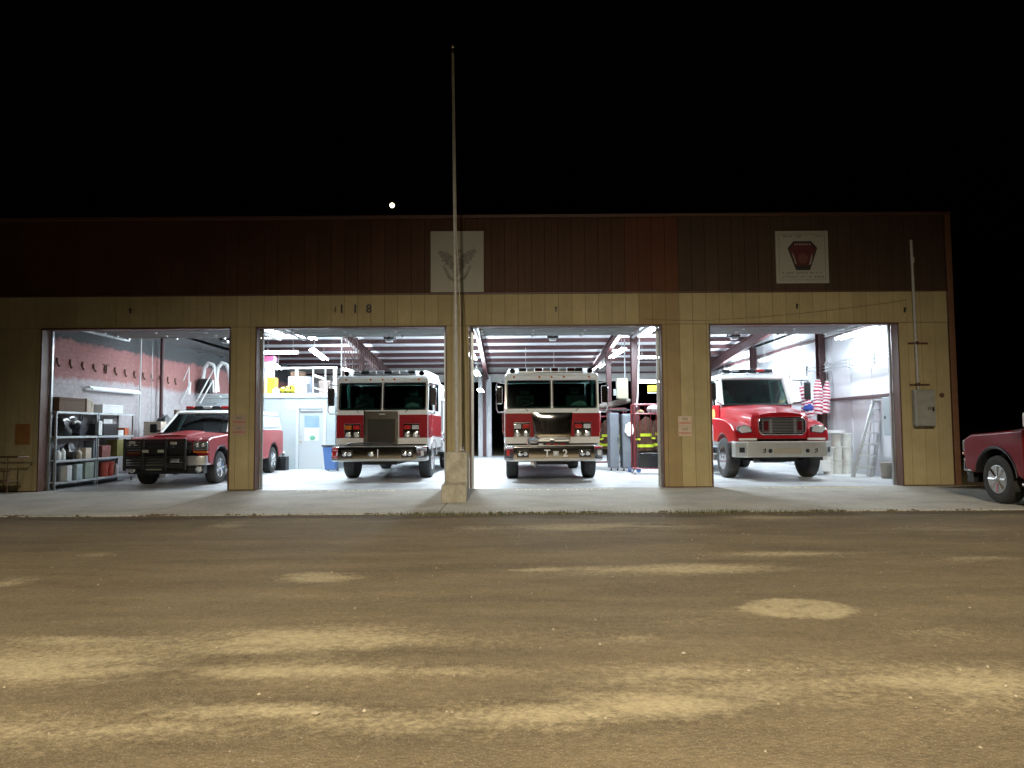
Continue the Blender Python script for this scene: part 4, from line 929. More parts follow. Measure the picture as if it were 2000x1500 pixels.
    for xx in (-.8, -.55, -.1, .2, .6): MB().blob((xx, 2.12, 2.86), (.05, .04, .03), 0, 8, 6, 0).build('marker_light', M_LENS, r0, smooth=True)
    box('chassis', -.42, .42, .1, 8.4, .45, .65, M_BLACK, r0); MB().tube([(-.95, 1.0, .52), (.95, 1.0, .52)], .08, 8).build('front_axle', M_BLACK, r0)
    MB().tube([(-.55, .5, .46), (.30, .5, .46)], .05, 8).build('steering_link', M_ALU, r0)
    box('engine_block', -.5, .5, .2, 1.7, .66, 1.2, M_DARK, r0)
    box('tank_body', -1.22, 1.22, 3.3, 8.4, .80, 2.55, M_WHITE, r0, .03); box('tank_stripe', -1.225, 1.225, 3.294, 8.41, 1.2, 1.75, M_BRED, r0)
    for yy in (1.0, 6.1):
        for s in (-1, 1): wheel(r0, s*1.06, yy, .53, .31, s, M_CHROME if yy < 2 else M_ALU)
    return r0
tanker(6.86, 2.15, R(1.6))

# ------------------------------------------------------------ pickups
def pickup(x, y, yaw, label, guard, paint, steer=0.):
    r0 = empty('pickup_truck', (x, y, 0), yaw); tag(r0, label, 'pickup truck')
    WB = 4.55; f0 = .98; wr = .41; Lh = 6.55
    for s in (-1, 1):
        xs = sorted((s*.70, s*1.0))
        p = [(.10, .62), (.06, .80), (.10, 1.12), (.25, 1.19), (1.9, 1.28)]
        fr = [(.12, .55), (.08, .80), (.12, 1.10), (.3, 1.17), (1.72, 1.26), (1.72, .42), (1.55, .42)]
        arc = [(f0+.53*math.cos(R(a)), wr+.02+.53*math.sin(R(a))) for a in range(6, 175, 12)]
        fen = [(.34, .50), (.14, .55), (.10, .80), (.13, 1.10), (.32, 1.18), (1.72, 1.27), (1.72, .42)]
        MB().prism(fen+arc, 'x', *xs).build('fender', paint, r0, .05, seg=4)
        d1 = box('door', *sorted((s*.78, s*1.0)), 1.735, 2.72, .42, 1.30, paint, r0, .03, 3); box('door_handle', *sorted((s*1.0, s*1.03)), 2.5, 2.66, 1.12, 1.16, M_CHROME, d1, .008)
        d2 = box('door', *sorted((s*.78, s*1.0)), 2.735, 3.62, .42, 1.30, paint, r0, .03, 3); box('door_handle', *sorted((s*1.0, s*1.03)), 3.42, 3.56, 1.12, 1.16, M_CHROME, d2, .008)
        arc = [(f0+WB+.53*math.cos(R(a)), wr+.02+.53*math.sin(R(a))) for a in range(6, 175, 12)]
        MB().prism([(3.64, .45), (3.64, 1.34), (Lh-.05, 1.34), (Lh, 1.2), (Lh, .62), (6.15, .5)]+arc, 'x', *xs).build('bed_side', paint, r0, .045, seg=4)
        box('rocker_step', *sorted((s*.85, s*1.06)), 1.7, 3.65, .34, .40, M_CHROME, r0, .02)
        for zz in ((.86, .89), (.72, .745)): box('side_moulding', *sorted((s*1.001, s*1.018)), 1.78, 3.58, zz[0], zz[1], M_ALU, r0, .004)
        wheel(r0, s*.84, f0, wr, .27, s, M_CHROME if guard else M_GALV, .235, spokes=8, rz=steer); wheel(r0, s*.84, f0+WB, wr, .27, s, M_CHROME, .235, spokes=8)
        MB().tube([(s*1.0, f0+.54*math.cos(R(a)), wr+.02+.54*math.sin(R(a))) for a in range(4, 178, 14)], .012, 6).build('arch_lip', M_BLACK, r0, smooth=True)
        for (cy_, cz_) in ((f0, wr+.02), (f0+WB, wr+.02)):
            ao = [(cy_+.527*math.cos(R(a)), cz_+.527*math.sin(R(a))) for a in range(4, 177, 12)]; ai = [(cy_+.505*math.cos(R(a)), cz_+.505*math.sin(R(a))) for a in range(4, 177, 12)][::-1]
            MB().prism(ao+ai, 'x', *sorted((s*.69, s*.992))).build('arch_liner', M_BLACK, r0)
        mh = box('mirror_head', *sorted((s*1.12, s*(1.30 if guard else 1.20))), 1.98, 2.08, 1.30, 1.54, M_BLACK if guard else M_REFL, r0, .03, 3); MB().tube([(s*.96, 2.05, 1.32), (s*1.12, 2.03, 1.36)], .025, 6).build('mirror_arm', M_BLACK, r0)
        hb = box('headlight', *sorted((s*.62, s*.985)), .055, .30, .86, 1.08, mat('lamp_glass', (.20, .21, .22), .08, .3, coat=1.), r0, .03, 3)
        lamp_pod(hb, s*.73, 1.0, .054, .05, M_LENS, 'lamp_bowl'); lamp_pod(hb, s*.88, 1.0, .056, .045, M_LENS, 'lamp_bowl'); box('lamp_divider', *sorted((s*.63, s*.975)), .045, .054, .915, .93, M_CHROME, hb)
        box('turn_signal', *sorted((s*.64, s*.99)), .05, .28, .80, .855, M_AMBER, r0, .015)
    MB().loft([hoodsec(.10, .72, .85, 1.10, .03, .05), hoodsec(.22, .78, .9, 1.17, .04, .05), hoodsec(.9, .80, .95, 1.22, .05, .04), hoodsec(1.80, .82, .95, 1.28, .04, .04)]).build('hood', paint, r0, smooth=True)
    MB().loft([hoodsec(.25, .40, 1.19, 1.225, .02, .02), hoodsec(1.5, .36, 1.26, 1.335, .02, .02)]).build('hood_dome', paint, r0, smooth=True)
    box('cab_body', -.79, .79, 1.80, 3.62, .5, 1.27, M_BLACK, r0)
    box('grille', -.60, .60, .04, .12, .78, 1.08, M_BLACK, r0, .02); box('grille_bar', -.60, .60, .02, .039, .90, .96, M_CHROME, r0, .01)
    MB().prism([(-.99, .30), (-.97, .05), (-.7, -.06), (.7, -.06), (.97, .05), (.99, .30), (.85, .30), (.85, .12), (-.85, .12), (-.85, .30)], 'z', .50, .74).build('bumper', M_CHROME if not guard else M_ALU, r0, .03, seg=3)
    MB().prism([(-.92, .25), (-.90, .03), (.90, .03), (.92, .25)], 'z', .30, .495).build('air_dam', M_BLACK, r0, .02)
    white = M_WHITE if guard else paint
    greenhouse(r0, .88, 1.29, 1.72, 3.66, .72, 1.83, 2.38, 3.50, white, white, mid=(.50,), roof_h=.08, ps=.035)
    box('bed_floor', -.7, .7, 3.7, 6.45, .6, .7, M_BLACK, r0); box('tailgate', -.70, .70, 6.47, 6.55, .6, 1.33, paint, r0, .02)
    box('chassis', -.4, .4, .3, 6.3, .38, .5, M_BLACK, r0); box('inner_arch', -.69, .69, .35, 1.7, .5, .84, M_DARK, r0)
    MB().tube([(-.75, f0+WB, .42), (.75, f0+WB, .42)], .07, 8).build('rear_axle', M_BLACK, r0)
    if guard:
        MB().loft([[(-.97, 3.72, 1.345), (.97, 3.72, 1.345), (.97, 6.5, 1.345), (-.97, 6.5, 1.345)], [(-.88, 3.74, 1.82), (.88, 3.74, 1.82), (.88, 6.42, 1.82), (-.88, 6.42, 1.82)], [(-.78, 3.8, 1.93), (.78, 3.8, 1.93), (.78, 6.32, 1.93), (-.78, 6.32, 1.93)]]).build('topper', M_WHITE, r0, .03, seg=3)
        for s in (-1, 1): MB().quadprism([(s*.968, 4.1, 1.44), (s*.968, 6.2, 1.44), (s*.897, 6.15, 1.78), (s*.897, 4.15, 1.78)], [(s*.978, 4.1, 1.44), (s*.978, 6.2, 1.44), (s*.907, 6.15, 1.78), (s*.907, 4.15, 1.78)]).build('topper_window', M_PGLASS, r0)
        MB().box(-.905, .905, 3.74, 6.40, 1.80, 1.812).build('topper_seam', M_BLACK, r0)
        lb = box('light_bar', -.60, .60, 2.6, 2.85, 1.925, 1.955, M_BLACK, r0)
        for k in range(5): box('light_module', -.59+k*.24, -.59+k*.24+.22, 2.58, 2.86, 1.957, 2.03, (M_REDL, M_BLACK, M_LENS, M_BLACK, M_REDL)[k], lb, .02)
        g = empty('brush_guard', (0, 0, 0)); g.parent = r0
        for (a, b, c, d) in ((-.90, .56, .66, .72), (-.90, .56, .90, .94), (-.93, .58, 1.09, 1.15), (-.90, .56, .44, .52)): box('guard_bar', a, b, -.19, -.14, c, d, M_BLACK, g, .015)
        for xx in (-.93, -.50, .04, .50): box('guard_upright', xx, xx+.07, -.20, -.12, .40, 1.16, M_BLACK, g, .02)
        for q in range(9): box('guard_slat', -.86, .50, -.135, -.125, .54+.06*q, .57+.06*q, M_BLACK, g)
        for xx, zz in ((-.70, 1.07), (.28, 1.05), (-.38, .86), (-.02, .86)): box('guard_lamp', xx-.075, xx+.075, -.235, -.20, zz-.035, zz+.035, mat('dull_lens', (.45, .45, .38), .2, coat=1.), g, .012)
        box('guard_lamp', .22, .42, -.24, -.20, .58, .68, M_ALU, g, .012)
        for s in (-1, 1): lamp_pod(r0, s*.80, .42, .02, .075, M_LENS, 'fog_light')
        pl = box('licence_plate', -.42, -.04, -.10, -.09, .40, .53, mat('plate_green', (.42, .45, .34), .5, var=.2, scale=14), r0, .004)
        box('plate_band', -.41, -.05, -.104, -.1005, .495, .52, mat('plate_dark', (.06, .09, .06), .5), pl)
        # white side stripe
        for s in (-1, 1): box('side_stripe', *sorted((s*1.002, s*1.006)), 1.76, 3.6, .60, .70, M_REFL, r0)
    return r0
pickup(-8.42, 1.30, R(1.5), 'red and white pickup with black brush guard parked in the first bay', True, M_RED)
pickup(9.32, -2.92, math.pi+R(.5), 'dark red pickup parked outside at the right end of the station', False, mat('dark_red_paint', (.17, .006, .011), .35, coat=.12, spec=.15), steer=0)

# ------------------------------------------------------------ bay one contents
def hook(x, y, z):
    o = MB().tube([(.01,0,.10), (.02,.0,.0), (.025,.03,-.08), (.05,.03,-.11), (.07,.0,-.07)], [.022,.020,.018,.016,.012], 6).box(0,.02,-.03,.03,-.02,.07).build('coat_hook', M_RUST, smooth=True)
    o.location = (x, y, z); return o
ORD = ['first', 'second', 'third', 'fourth', 'fifth', 'sixth', 'seventh', 'eighth', 'ninth', 'tenth', 'eleventh', 'twelfth', 'thirteenth']
h0 = hook(-10.94, .99, 3.02); tag(h0, 'rusty iron hook on the pink masonry wall, first from the door', 'hook', 'row of iron hooks on the masonry wall')
for k in range(1, 13):
    c = h0.copy(); col.objects.link(c); c.location = (-10.94, .99+k*.52, 3.03-.006*k); c.rotation_euler = (random.uniform(-.3, .3), 0, 0); c['label'] = 'rusty iron hook on the pink masonry wall, %s from the door' % ORD[k]
tag(MB().box(-10.93, -10.90, 3.0, 3.28, 3.12, 3.15).box(-10.93, -10.90, 3.12, 3.15, 2.9, 3.12).build('bracket', M_RUST), 'T shaped rusty bracket among the iron hooks', 'bracket')
tag(MB().tube([(-10.86, 4.85, 0), (-10.86, 4.85, 4.1)], .022, 8).build('pipe', M_WCOL, smooth=True), 'thin white vertical pipe on the masonry wall left of the red column', 'pipe')
tag(MB().tube([(-10.86, 5.55, 1.5), (-10.86, 5.55, 4.1)], .012, 6).build('pipe', M_GALV, smooth=True), 'thin grey vertical pipe close beside the red column', 'pipe')

def shelf_unit(y0, y1, label):
    r0 = empty('shelf_unit', (-10.72, (y0+y1)/2, 0)); tag(r0, label, 'shelf unit', 'steel shelving in the first bay')
    a, b = y0-(y0+y1)/2, y1-(y0+y1)/2
    for xx in (-.20, .20):
        for yy in (a, b): MB().box(xx-.02, xx+.02, yy-.02, yy+.02, 0, 1.80).build('post', M_GALV, r0)
    for z in (.16, .66, 1.22, 1.80): MB().box(-.22, .225, a-.02, b+.02, z, z+.018).box(.222, .232, a-.02, b+.02, z-.03, z+.018).build('shelf', mat('shelf_grey', (.50, .54, .56), .45, .3, var=.1), r0)
    return r0
shelf_unit(.36, 2.02, 'grey steel shelf unit nearest the first door, crammed with gear')
shelf_unit(2.10, 3.82, 'grey steel shelf unit further in, half hidden behind the pickup')
def bx(name, label, cat, x, y, z, w_, d, h, m, rz_=0., flaps=False, grp=None):
    o = MB().box(-w_/2, w_/2, -d/2, d/2, 0, h)
    if flaps: o.quadprism([(-w_/2, -d/2, h), (w_/2, -d/2, h), (w_/2+.0, -d/2-.08, h+.06), (-w_/2, -d/2-.08, h+.06)], [(-w_/2, -d/2+.004, h+.004), (w_/2, -d/2+.004, h+.004), (w_/2, -d/2-.076, h+.066), (-w_/2, -d/2-.076, h+.066)])
    else: o.box(-w_/2-.006, w_/2+.006, -d/2-.006, d/2+.006, h*.82, h*.86)
    o = o.build(name, m, None, .008); o.location = (x, y, z); o.rotation_euler = (0, 0, rz_); tag(o, label, cat, grp); return o
def jug(label, x, y, z, r, h, m, cat='jug', grp=None):
    r0 = empty('jug', (x, y, z)); tag(r0, label, cat, grp)
    MB().lathe([(0, r*.92), (.02, r), (h*.65, r), (h*.82, r*.55), (h*.88, r*.32), (h*.93, r*.32)], (0,0,0), 'z', 14).build('body', m, r0, smooth=True)
    MB().lathe([(h*.93, r*.38), (h, r*.38)], (0,0,0), 'z', 10).build('cap', M_BLUE if m is not M_BLACK else M_YEL, r0)
def bucket(label, x, y, z, r, h, m, grp=None, lid=True, cat='bucket'):
    r0 = empty('bucket', (x, y, z)); tag(r0, label, cat, grp)
    MB().lathe([(0, r*.86), (h*.80, r*.98), (h*.80, r*1.05), (h*.85, r*1.05), (h*.85, r), (h*.97, r*1.02)], (0,0,0), 'z', 20).build('body', m, r0, smooth=True)
    if lid: MB().lathe([(h*.955, r*1.07), (h, r*1.07), (h+.005, r*.9)], (0,0,0), 'z', 20).build('lid', m, r0, smooth=True)
    MB().tube([(r*1.05*math.cos(t), -r*.25-.02, h*.83-r*.9*math.sin(t)) for t in [math.pi*k/10 for k in range(11)]], .004, 5).build('handle', M_GALV, r0)
    return r0
def bag(label, x, y, z, r, m, seed, name='gear_bag', cat='bag', grp=None):
    o = MB().blob((0,0,r[2]*.8), r, seed, 14, 9, .55)
    o.tube([(0, -r[1]*.5, r[2]*1.5), (0, -r[1]*.2, r[2]*2.0), (0, r[1]*.3, r[2]*1.6)], .012, 5)
    o = o.build(name, m, None, smooth=True); o.location = (x, y, z); tag(o, label, cat, grp); return o
X = -10.70
bx('cardboard_box', 'long brown cardboard box on top of the nearest shelf', 'box', X, .95, 1.82, .40, 1.05, .33, M_CARD)
bx('carton', 'pale carton standing at the end of the long brown box', 'box', X+.05, 1.62, 1.82, .32, .18, .34, M_TAN2)
bucket('cream bucket on top of the shelf beside the pale carton', X+.05, 1.86, 1.82, .13, .27, M_TAN2, lid=False)
bx('white_case', 'bright white plastic case on top of the second shelf unit', 'case', X+.05, 2.75, 1.82, .30, 1.0, .22, M_WHITE)
bag('dark lumpy gear bag on the upper shelf nearest the door', X, .80, 1.24, (.20, .34, .24), M_BLACK, 3)
bag('dark gear bundle beside the lumpy bag on the upper shelf', X, 1.45, 1.24, (.20, .32, .20), mat('dark_cloth', (.02, .02, .03), .9, var=.5, scale=8), 5)
for k, (yy, zz) in enumerate(((1.0, 1.66), (1.2, 1.56), (.75, 1.60))):
    o = MB().tube([(0, -.12, 0), (.02, 0, .03), (0, .13, -.01)], .035, 8).build('hand_tool', (M_GALV, M_WCOL, M_GALV)[k], smooth=True); o.location = (X+.16, yy, zz); tag(o, ('grey nozzle lying on the dark bags, upper', 'pale nozzle sticking out between the dark bags', 'grey tool on the near end of the dark bags')[k], 'tool')
jug('small white jug at the near end of the middle shelf', X+.12, .55, .68, .075, .26, M_BUCKET)
jug('white bottle next to the small jug on the middle shelf', X+.10, .78, .68, .06, .30, M_WCOL)
bag('black crumpled bag in the middle of the middle shelf', X+.02, 1.12, .68, (.18, .20, .19), M_BLACK, 8)
jug('cream jug right of the black crumpled bag', X+.12, 1.38, .68, .08, .24, M_TAN2)
bx('cardboard_box', 'small tan box on the middle shelf beside the cream jug', 'box', X+.08, 1.66, .68, .26, .24, .26, M_TAN2)
bx('binder', 'blue grey flat box standing at the far end of the middle shelf', 'box', X+.08, 1.90, .68, .26, .07, .42, M_GREY)
bx('white_case', 'white plastic case on the bottom shelf nearest the door', 'case', X+.12, .86, .18, .22, .18, .36, M_WCOL)
bx('plastic_bin', 'pale bluish bin on the bottom shelf, middle', 'bin', X+.10, 1.28, .18, .24, .24, .38, mat('bluegrey_bin', (.30, .36, .38), .6, var=.2))
bx('plastic_bin', 'greenish grey bin at the far end of the bottom shelf', 'bin', X+.08, 1.72, .18, .26, .36, .40, mat('green_bin', (.20, .24, .20), .7, var=.2))
bx('dark_crate', 'black crate on the upper shelf of the farther unit', 'crate', X, 2.70, 1.24, .36, .70, .30, M_BLACK)
bx('folded_cloth', 'folded pale cloth on the black crate', 'cloth', X, 2.62, 1.545, .30, .42, .12, M_WCOL)
bx('paper_sheet', 'white paper sheet hung on the post between the shelf units', 'paper', X+.24, 2.10, 1.25, .012, .16, .36, M_WHITE)
bx('toolbox', 'small box with red and yellow ends on the farther shelf', 'toolbox', X+.05, 3.55, 1.24, .22, .20, .20, mat('red_yellow', (.45, .10, .03), .5, var=.4, scale=12))
bx('storage_tote', 'white tote near the red toolbox on the farther shelf', 'tote', X+.05, 3.25, 1.24, .22, .26, .14, M_WHITE)
bx('storage_tote', 'reddish box on the middle shelf of the farther unit', 'box', X+.05, 2.50, .68, .28, .40, .30, mat('dull_red', (.18, .06, .05), .7, var=.2))
bx('storage_tote', 'olive and yellow box at the far end of the middle shelf', 'box', X+.05, 3.20, .68, .28, .36, .44, mat('olive_box', (.16, .15, .04), .7, var=.3))
bucket('red bucket on the bottom shelf of the farther unit', X+.08, 2.55, .18, .13, .36, mat('red_bucket', (.35, .06, .04), .5, var=.2))
bucket('second red bucket beside the first on the bottom shelf', X+.08, 2.84, .18, .12, .36, mat('red_bucket', (.35, .06, .04)))
jug('pale bottle right of the two red buckets', X+.10, 3.15, .18, .06, .34, M_WCOL)
bx('steel_cabinet', 'cream upright panel standing behind the pickup mirror', 'panel', -10.35, 4.75, 0, .5, .34, 1.62, M_TAN2)
bag('black bundle hanging at the red column behind the pickup', -10.55, 5.7, 1.25, (.22, .25, .30), M_BLACK, 12)
bx('wooden_board', 'brown board leaning by the red column', 'board', -10.45, 6.35, 0, .08, .22, 2.0, M_CARD)

# stair rails and mezzanine items
sr = empty('stair', (-10.3, 7.9, 0)); tag(sr, 'steep stair with white handrails behind the pickup roof', 'stairs')
for k in range(10):
    box('tread', .0, .60, -.1-1.9+.21*k, .12-1.9+.21*k, .25*k+.22, .25*k+.25, M_GALV, sr)
for sx in (-.55, .10, .35, .62):
    pass
for (p, q, r_) in (((-.85, 0, 2.55), (-.47, 0, 3.48), (-.47, 0, 2.55)), ((-.22, 0, 2.30), (.38, 0, 3.44), (.44, 0, 2.60)), ((-.60, -.3, 2.25), (-.28, -.3, 2.95), (-.3, -.3, 2.55)), ((.08, -.4, 2.25), (.50, -.4, 3.0), (.52, -.4, 2.6))):
    MB().tube([p, q, r_], .026, 8).build('handrail', M_WHITE, sr)
bx('mezzanine_box', 'black speaker box beside the white stair rails', 'box', -10.62, 8.9, 2.64, .42, .35, .50, M_BLACK)
for k, (xx, lb) in enumerate(((-10.72, 'leftmost'), (-10.25, 'middle'), (-9.72, 'rightmost'))):
    z0 = 2.70; pts = [(-.12, 0, 0.1), (-.10, 0, .5), (-.06, 0, .85), (.08, 0, 1.02), (.25, 0, .95), (.34, 0, .7), (.42, .0, .0)]
    P2 = []
    for i in range(len(pts)-1):
        for t in (0, .33, .66): P2.append(tuple(pts[i][j]+(pts[i+1][j]-pts[i][j])*t for j in range(3)))
    P2.append(pts[-1]); rad = [.06+.006*(i % 2) for i in range(len(P2))]
    o = MB().tube(P2, rad, 10).build('flexible_duct', M_WHITE, smooth=True); o.location = (xx, 9.15, z0); tag(o, lb+' of the three white arched hoses above the pickup roof', 'hose', 'white arched hoses on the mezzanine')

# ------------------------------------------------------------ office block with mezzanine
of = empty('office_room', (-8.5, 8.9, 0)); tag(of, 'low white office room with a door at the back of the second bay', 'office')
MB().box(-2.42, 1.11, 0, .12, 0, 2.46).build('front_wall_left', M_OFFICE, of) 
MB().box(1.99, 2.38, 0, .12, 0, 2.46).box(1.112, 1.988, 0, .12, 2.10, 2.46).build('front_wall_right', M_OFFICE, of)
box('side_wall', 2.26, 2.38, .121, 6.0, 0, 2.46, M_OFFICE, of)
box('fascia', -2.45, 2.42, -.05, 6.02, 2.462, 2.62, mat('fascia', (.42, .47, .48), .5, var=.05), of, .01)
for j in range(3): box('panel_joint', -1.9+j*1.2, -1.885+j*1.2, -.008, -.001, .02, 2.45, M_GALV, of)
dr = box('door', 1.13, 1.97, .02, .07, .01, 2.06, M_DOORW, of, .006)
box('door_frame', 1.03, 1.125, -.03, .12, 0, 2.17, mat('frame_white', (.50, .54, .55), .5), of); box('door_frame', 1.975, 2.07, -.03, .12, 0, 2.17, MATS['frame_white'], of); box('door_frame', 1.126, 1.974, -.03, .12, 2.095, 2.17, MATS['frame_white'], of)
box('door_window', 1.31, 1.83, .008, .019, .98, 1.86, mat('office_glass', (.60, .68, .70), .2, var=.15, scale=6), dr)
box('window_blind', 1.315, 1.825, .002, .0075, 1.43, 1.855, mat('blind', (.20, .30, .40), .5, var=.15), dr)
MB().blob((1.60, .003, 1.07), (.10, .006, .08), 3, 8, 6, .3).build('window_plant', mat('plant_green', (.10, .30, .20), .7), dr)
MB().lathe([(0, .03), (-.05, .035), (-.06, .02)], (1.20, .02, .95), 'y', 12).lathe([(0, .028), (-.02, .028)], (1.20, .02, 1.12), 'y', 12).build('door_handle', mat('brass', (.5, .4, .3), .3, .8), dr, smooth=True)
box('door_closer', 1.16, 1.95, -.04, -.001+.019, 1.98, 2.03, M_GALV, dr, .006)
# railing on the office roof
rl = empty('railing', (-8.5, 8.85, 2.622)); tag(rl, 'white pipe railing along the front edge of the office roof', 'railing')
MB().box(.35, 2.46, -.03, .03, .84, .91).build('top_rail', M_WHITE, rl, .01)
for xx, ww in ((-.02, .03), (1.05, .045), (1.62, .02), (2.05, .02), (2.38, .06)): MB().box(xx-ww, xx+ww, -ww, ww, 0, .84).build('post', M_WHITE, rl, .008)
MB().quadprism([(1.66, -.02, .66), (2.02, -.02, .52), (2.02, -.02, .44), (1.66, -.02, .58)], [(1.66, .02, .66), (2.02, .02, .52), (2.02, .02, .44), (1.66, .02, .58)]).build('slanted_rail', M_WHITE, rl)
MB().quadprism([(1.66, -.02, .16), (2.30, -.02, .0), (2.30, -.02, .04), (1.66, -.02, .20)], [(1.66, .02, .16), (2.30, .02, .0), (2.30, .02, .04), (1.66, .02, .20)]).build('slanted_rail', M_WHITE, rl)
bx('storage_bin', 'orange storage bin on the office roof by the door post', 'bin', -8.52, 9.3, 2.63, .46, .40, .56, M_ORANGE)
bx('storage_bin', 'bluish grey bin on top of the orange bin', 'bin', -8.62, 9.3, 3.20, .40, .36, .30, mat('bin_grey', (.40, .42, .52), .6, var=.15))
bx('machine_case', 'white machine case above the grey bin', 'case', -8.62, 9.4, 3.51, .36, .30, .26, M_WCOL)
bx('storage_bin', 'pink and white tub topmost on the stack by the door post', 'tub', -8.58, 9.35, 3.78, .42, .36, .18, M_PINK)
yb = bag('yellow bag with black straps on the office roof edge', -7.76, 9.1, 2.62, (.30, .2, .16), M_YEL, 2)
for xx in (-.12, .06): MB().box(xx, xx+.05, -.215, -.19, .02, .25).build('strap', M_BLACK, yb)
bag('black lump lying over the yellow bag', -7.70, 9.25, 2.84, (.16, .12, .07), M_BLACK, 9)
bx('storage_bin', 'large pale purple box behind the yellow bag', 'box', -7.6, 9.8, 2.63, .72, .5, .62, mat('lilac_box', (.42, .42, .52), .6, var=.15))
bx('storage_bin', 'dark box on top of the pale purple box', 'box', -7.68, 9.85, 3.26, .44, .4, .18, M_CARD)
bx('equipment_case', 'brown grey case behind the slanted white rail', 'case', -6.62, 9.6, 2.63, .40, .4, .46, mat('brown_case', (.25, .20, .18), .6, var=.3))
bucket('grey bucket between the railing posts', -7.12, 9.4, 2.63, .14, .34, M_GREY)
bag('grey white bundle by the foot of the first railing post', -8.22, 9.05, 2.62, (.13, .1, .1), M_WCOL, 21)
bag('pale cloth bundle right of the yellow bag', -7.34, 9.05, 2.62, (.16, .1, .06), M_WCOL, 23)
# stud partition: hanging rods along the left side of bay two
pt = empty('rod_partition', (-5.95, 8, 2.6)); tag(pt, 'row of thin brown rods hanging between roof and office in the second bay', 'partition')
for k in range(24):
    y = 1.5+.44*k; z1 = rz(8+y)-2.6-.25; MB().tube([(.0, y, .0), (.0, y, z1)], .018, 5).build('rod', mat('rod_brown', (.16, .10, .09), .6, var=.2), pt)
tag(MB().tube([(-5.75, 8.2, 2.6), (-5.75, 8.2, 5.2)], .02, 8).build('pipe', M_WCOL), 'white vertical pipe standing before the brown rods in second bay', 'pipe')
# floor items beside the office
def crate(label, x, y, w_, d, h, m):
    r0 = empty('crate', (x, y, 0)); tag(r0, label, 'crate')
    for s in (-1, 1):
        MB().box(s*w_/2-.012, s*w_/2+.012, -d/2, d/2, 0, h).build('side', m, r0, .004); MB().box(-w_/2+.013, w_/2-.013, s*d/2-.012, s*d/2+.012, 0, h*.9).box(-w_/2-.01, w_/2+.01, s*d/2-.02, s*d/2+.02, h*.92, h).build('side', m, r0, .004)
    box('bottom', -w_/2+.013, w_/2-.013, -d/2+.013, d/2-.013, .01, .03, m, r0)
crate('black crate full of tools on the floor left of the office door', -7.82, 8.3, .46, .36, .46, M_BLACK)
for k, (dx, h, m) in enumerate(((-.1, .62, M_TAN2), (.0, .70, M_WCOL), (.08, .58, M_ALU))):
    o = MB().tube([(0,0,0), (.03, 0, h-.1)], .025, 8).blob((.03, 0, h-.06), (.06, .05, .07), k, 8, 6, .3).build('tool', m, smooth=True); o.location = (-7.82+dx, 8.3, .04); tag(o, ('tan handled tool standing in the black crate, left', 'white topped tool standing in the black crate, tallest', 'silver tool standing in the black crate, right')[k], 'tool')
o = MB().lathe([(-.05, .10), (-.05, .17), (0, .19), (.05, .17), (.05, .10)], (0,0,0), 'y', 24).build('spare_tyre', M_RUBBER, smooth=True); o.location = (-8.10, 8.2, .19); tag(o, 'small black tyre leaning on the black crate', 'tyre')
tr = empty('rubbish_bin', (-5.92, 7.6, 0)); tag(tr, 'blue rubbish bin half hidden by the left fire engine bumper', 'rubbish bin')
MB().loft([[(-.17,-.2,.05),(.17,-.2,.05),(.17,.2,.05),(-.17,.2,.05)], [(-.23,-.27,.80),(.23,-.27,.80),(.23,.27,.80),(-.23,.27,.80)]]).build('body', M_BLUE, tr, .02)
box('lid', -.26, .25, -.30, .30, .802, .86, M_BLACK, tr, .02)
for s in (-1, 1): MB().lathe([(-.02, .07), (.02, .07)], (s*.15, .2, .07), 'x', 12).build('wheel', M_BLACK, tr)

# ------------------------------------------------------------ bay three right side
ex = empty('exit_sign_box', (3.50, 6.7, 2.27)); tag(ex, 'cream electrical box with a green light hung on the steel column', 'electrical box')
box('housing', -.18, .18, -.1, .1, 0, .64, M_CREAM, ex, .01); MB().lathe([(-.115, .02), (-.1, .05)], (.02, 0, .34), 'y', 12).build('indicator', mat('green_ind', (.3, .7, .45), .4), ex); box('vent', -.27, -.181, -.06, .06, .1, .3, M_GALV, ex); MB().tube([(.1, 0, .64), (.1, 0, 1.9)], .02, 6).build('conduit', M_GALV, ex)
tag(MB().tube([(4.10, 6.6, 4.9), (4.02, 6.6, 3.4), (3.98, 6.65, 2.3), (3.94, 6.65, 2.0)], .02, 6).build('cable', M_WHITE, smooth=True), 'white cable hanging down beside the front steel column', 'cable')
def gear_rack(x, y, w_, d, label, coats):
    r0 = empty('gear_rack', (x, y, 0)); tag(r0, label, 'gear rack', 'red rolling racks for turnout gear')
    for sx in (-1, 1):
        for sy in (-1, 1):
            MB().tube([(sx*w_/2, sy*d/2, .12), (sx*w_/2, sy*d/2, 2.02)], .02, 8).build('post', M_CAGE, r0, smooth=True)
            MB().lathe([(-.02, .055), (.02, .055)], (sx*w_/2, sy*d/2, .055), 'x', 14).box(sx*w_/2-.03, sx*w_/2+.03, sy*d/2-.03, sy*d/2+.03, .11, .14).build('castor', M_GALV, r0)
    for z in (.16, 1.75, 2.02):
        m = MB()
        for sy in (-1, 1): m.tube([(-w_/2, sy*d/2, z), (w_/2, sy*d/2, z)], .018, 6)
        for sx in (-1, 1): m.tube([(sx*w_/2, -d/2, z), (sx*w_/2, d/2, z)], .018, 6)
        for k in range(1, 8): m.tube([(-w_/2+w_*k/8, -d/2, z), (-w_/2+w_*k/8, d/2, z)], .008, 5)
        m.build('frame', M_CAGE, r0)
    m = MB()
    for k in range(1, 6): m.tube([(-w_/2+w_*k/6, -d/2, 1.10), (-w_/2+w_*k/6, -d/2, 2.02)], .007, 5)
    m.build('wire_front', M_CAGE, r0)
    return r0
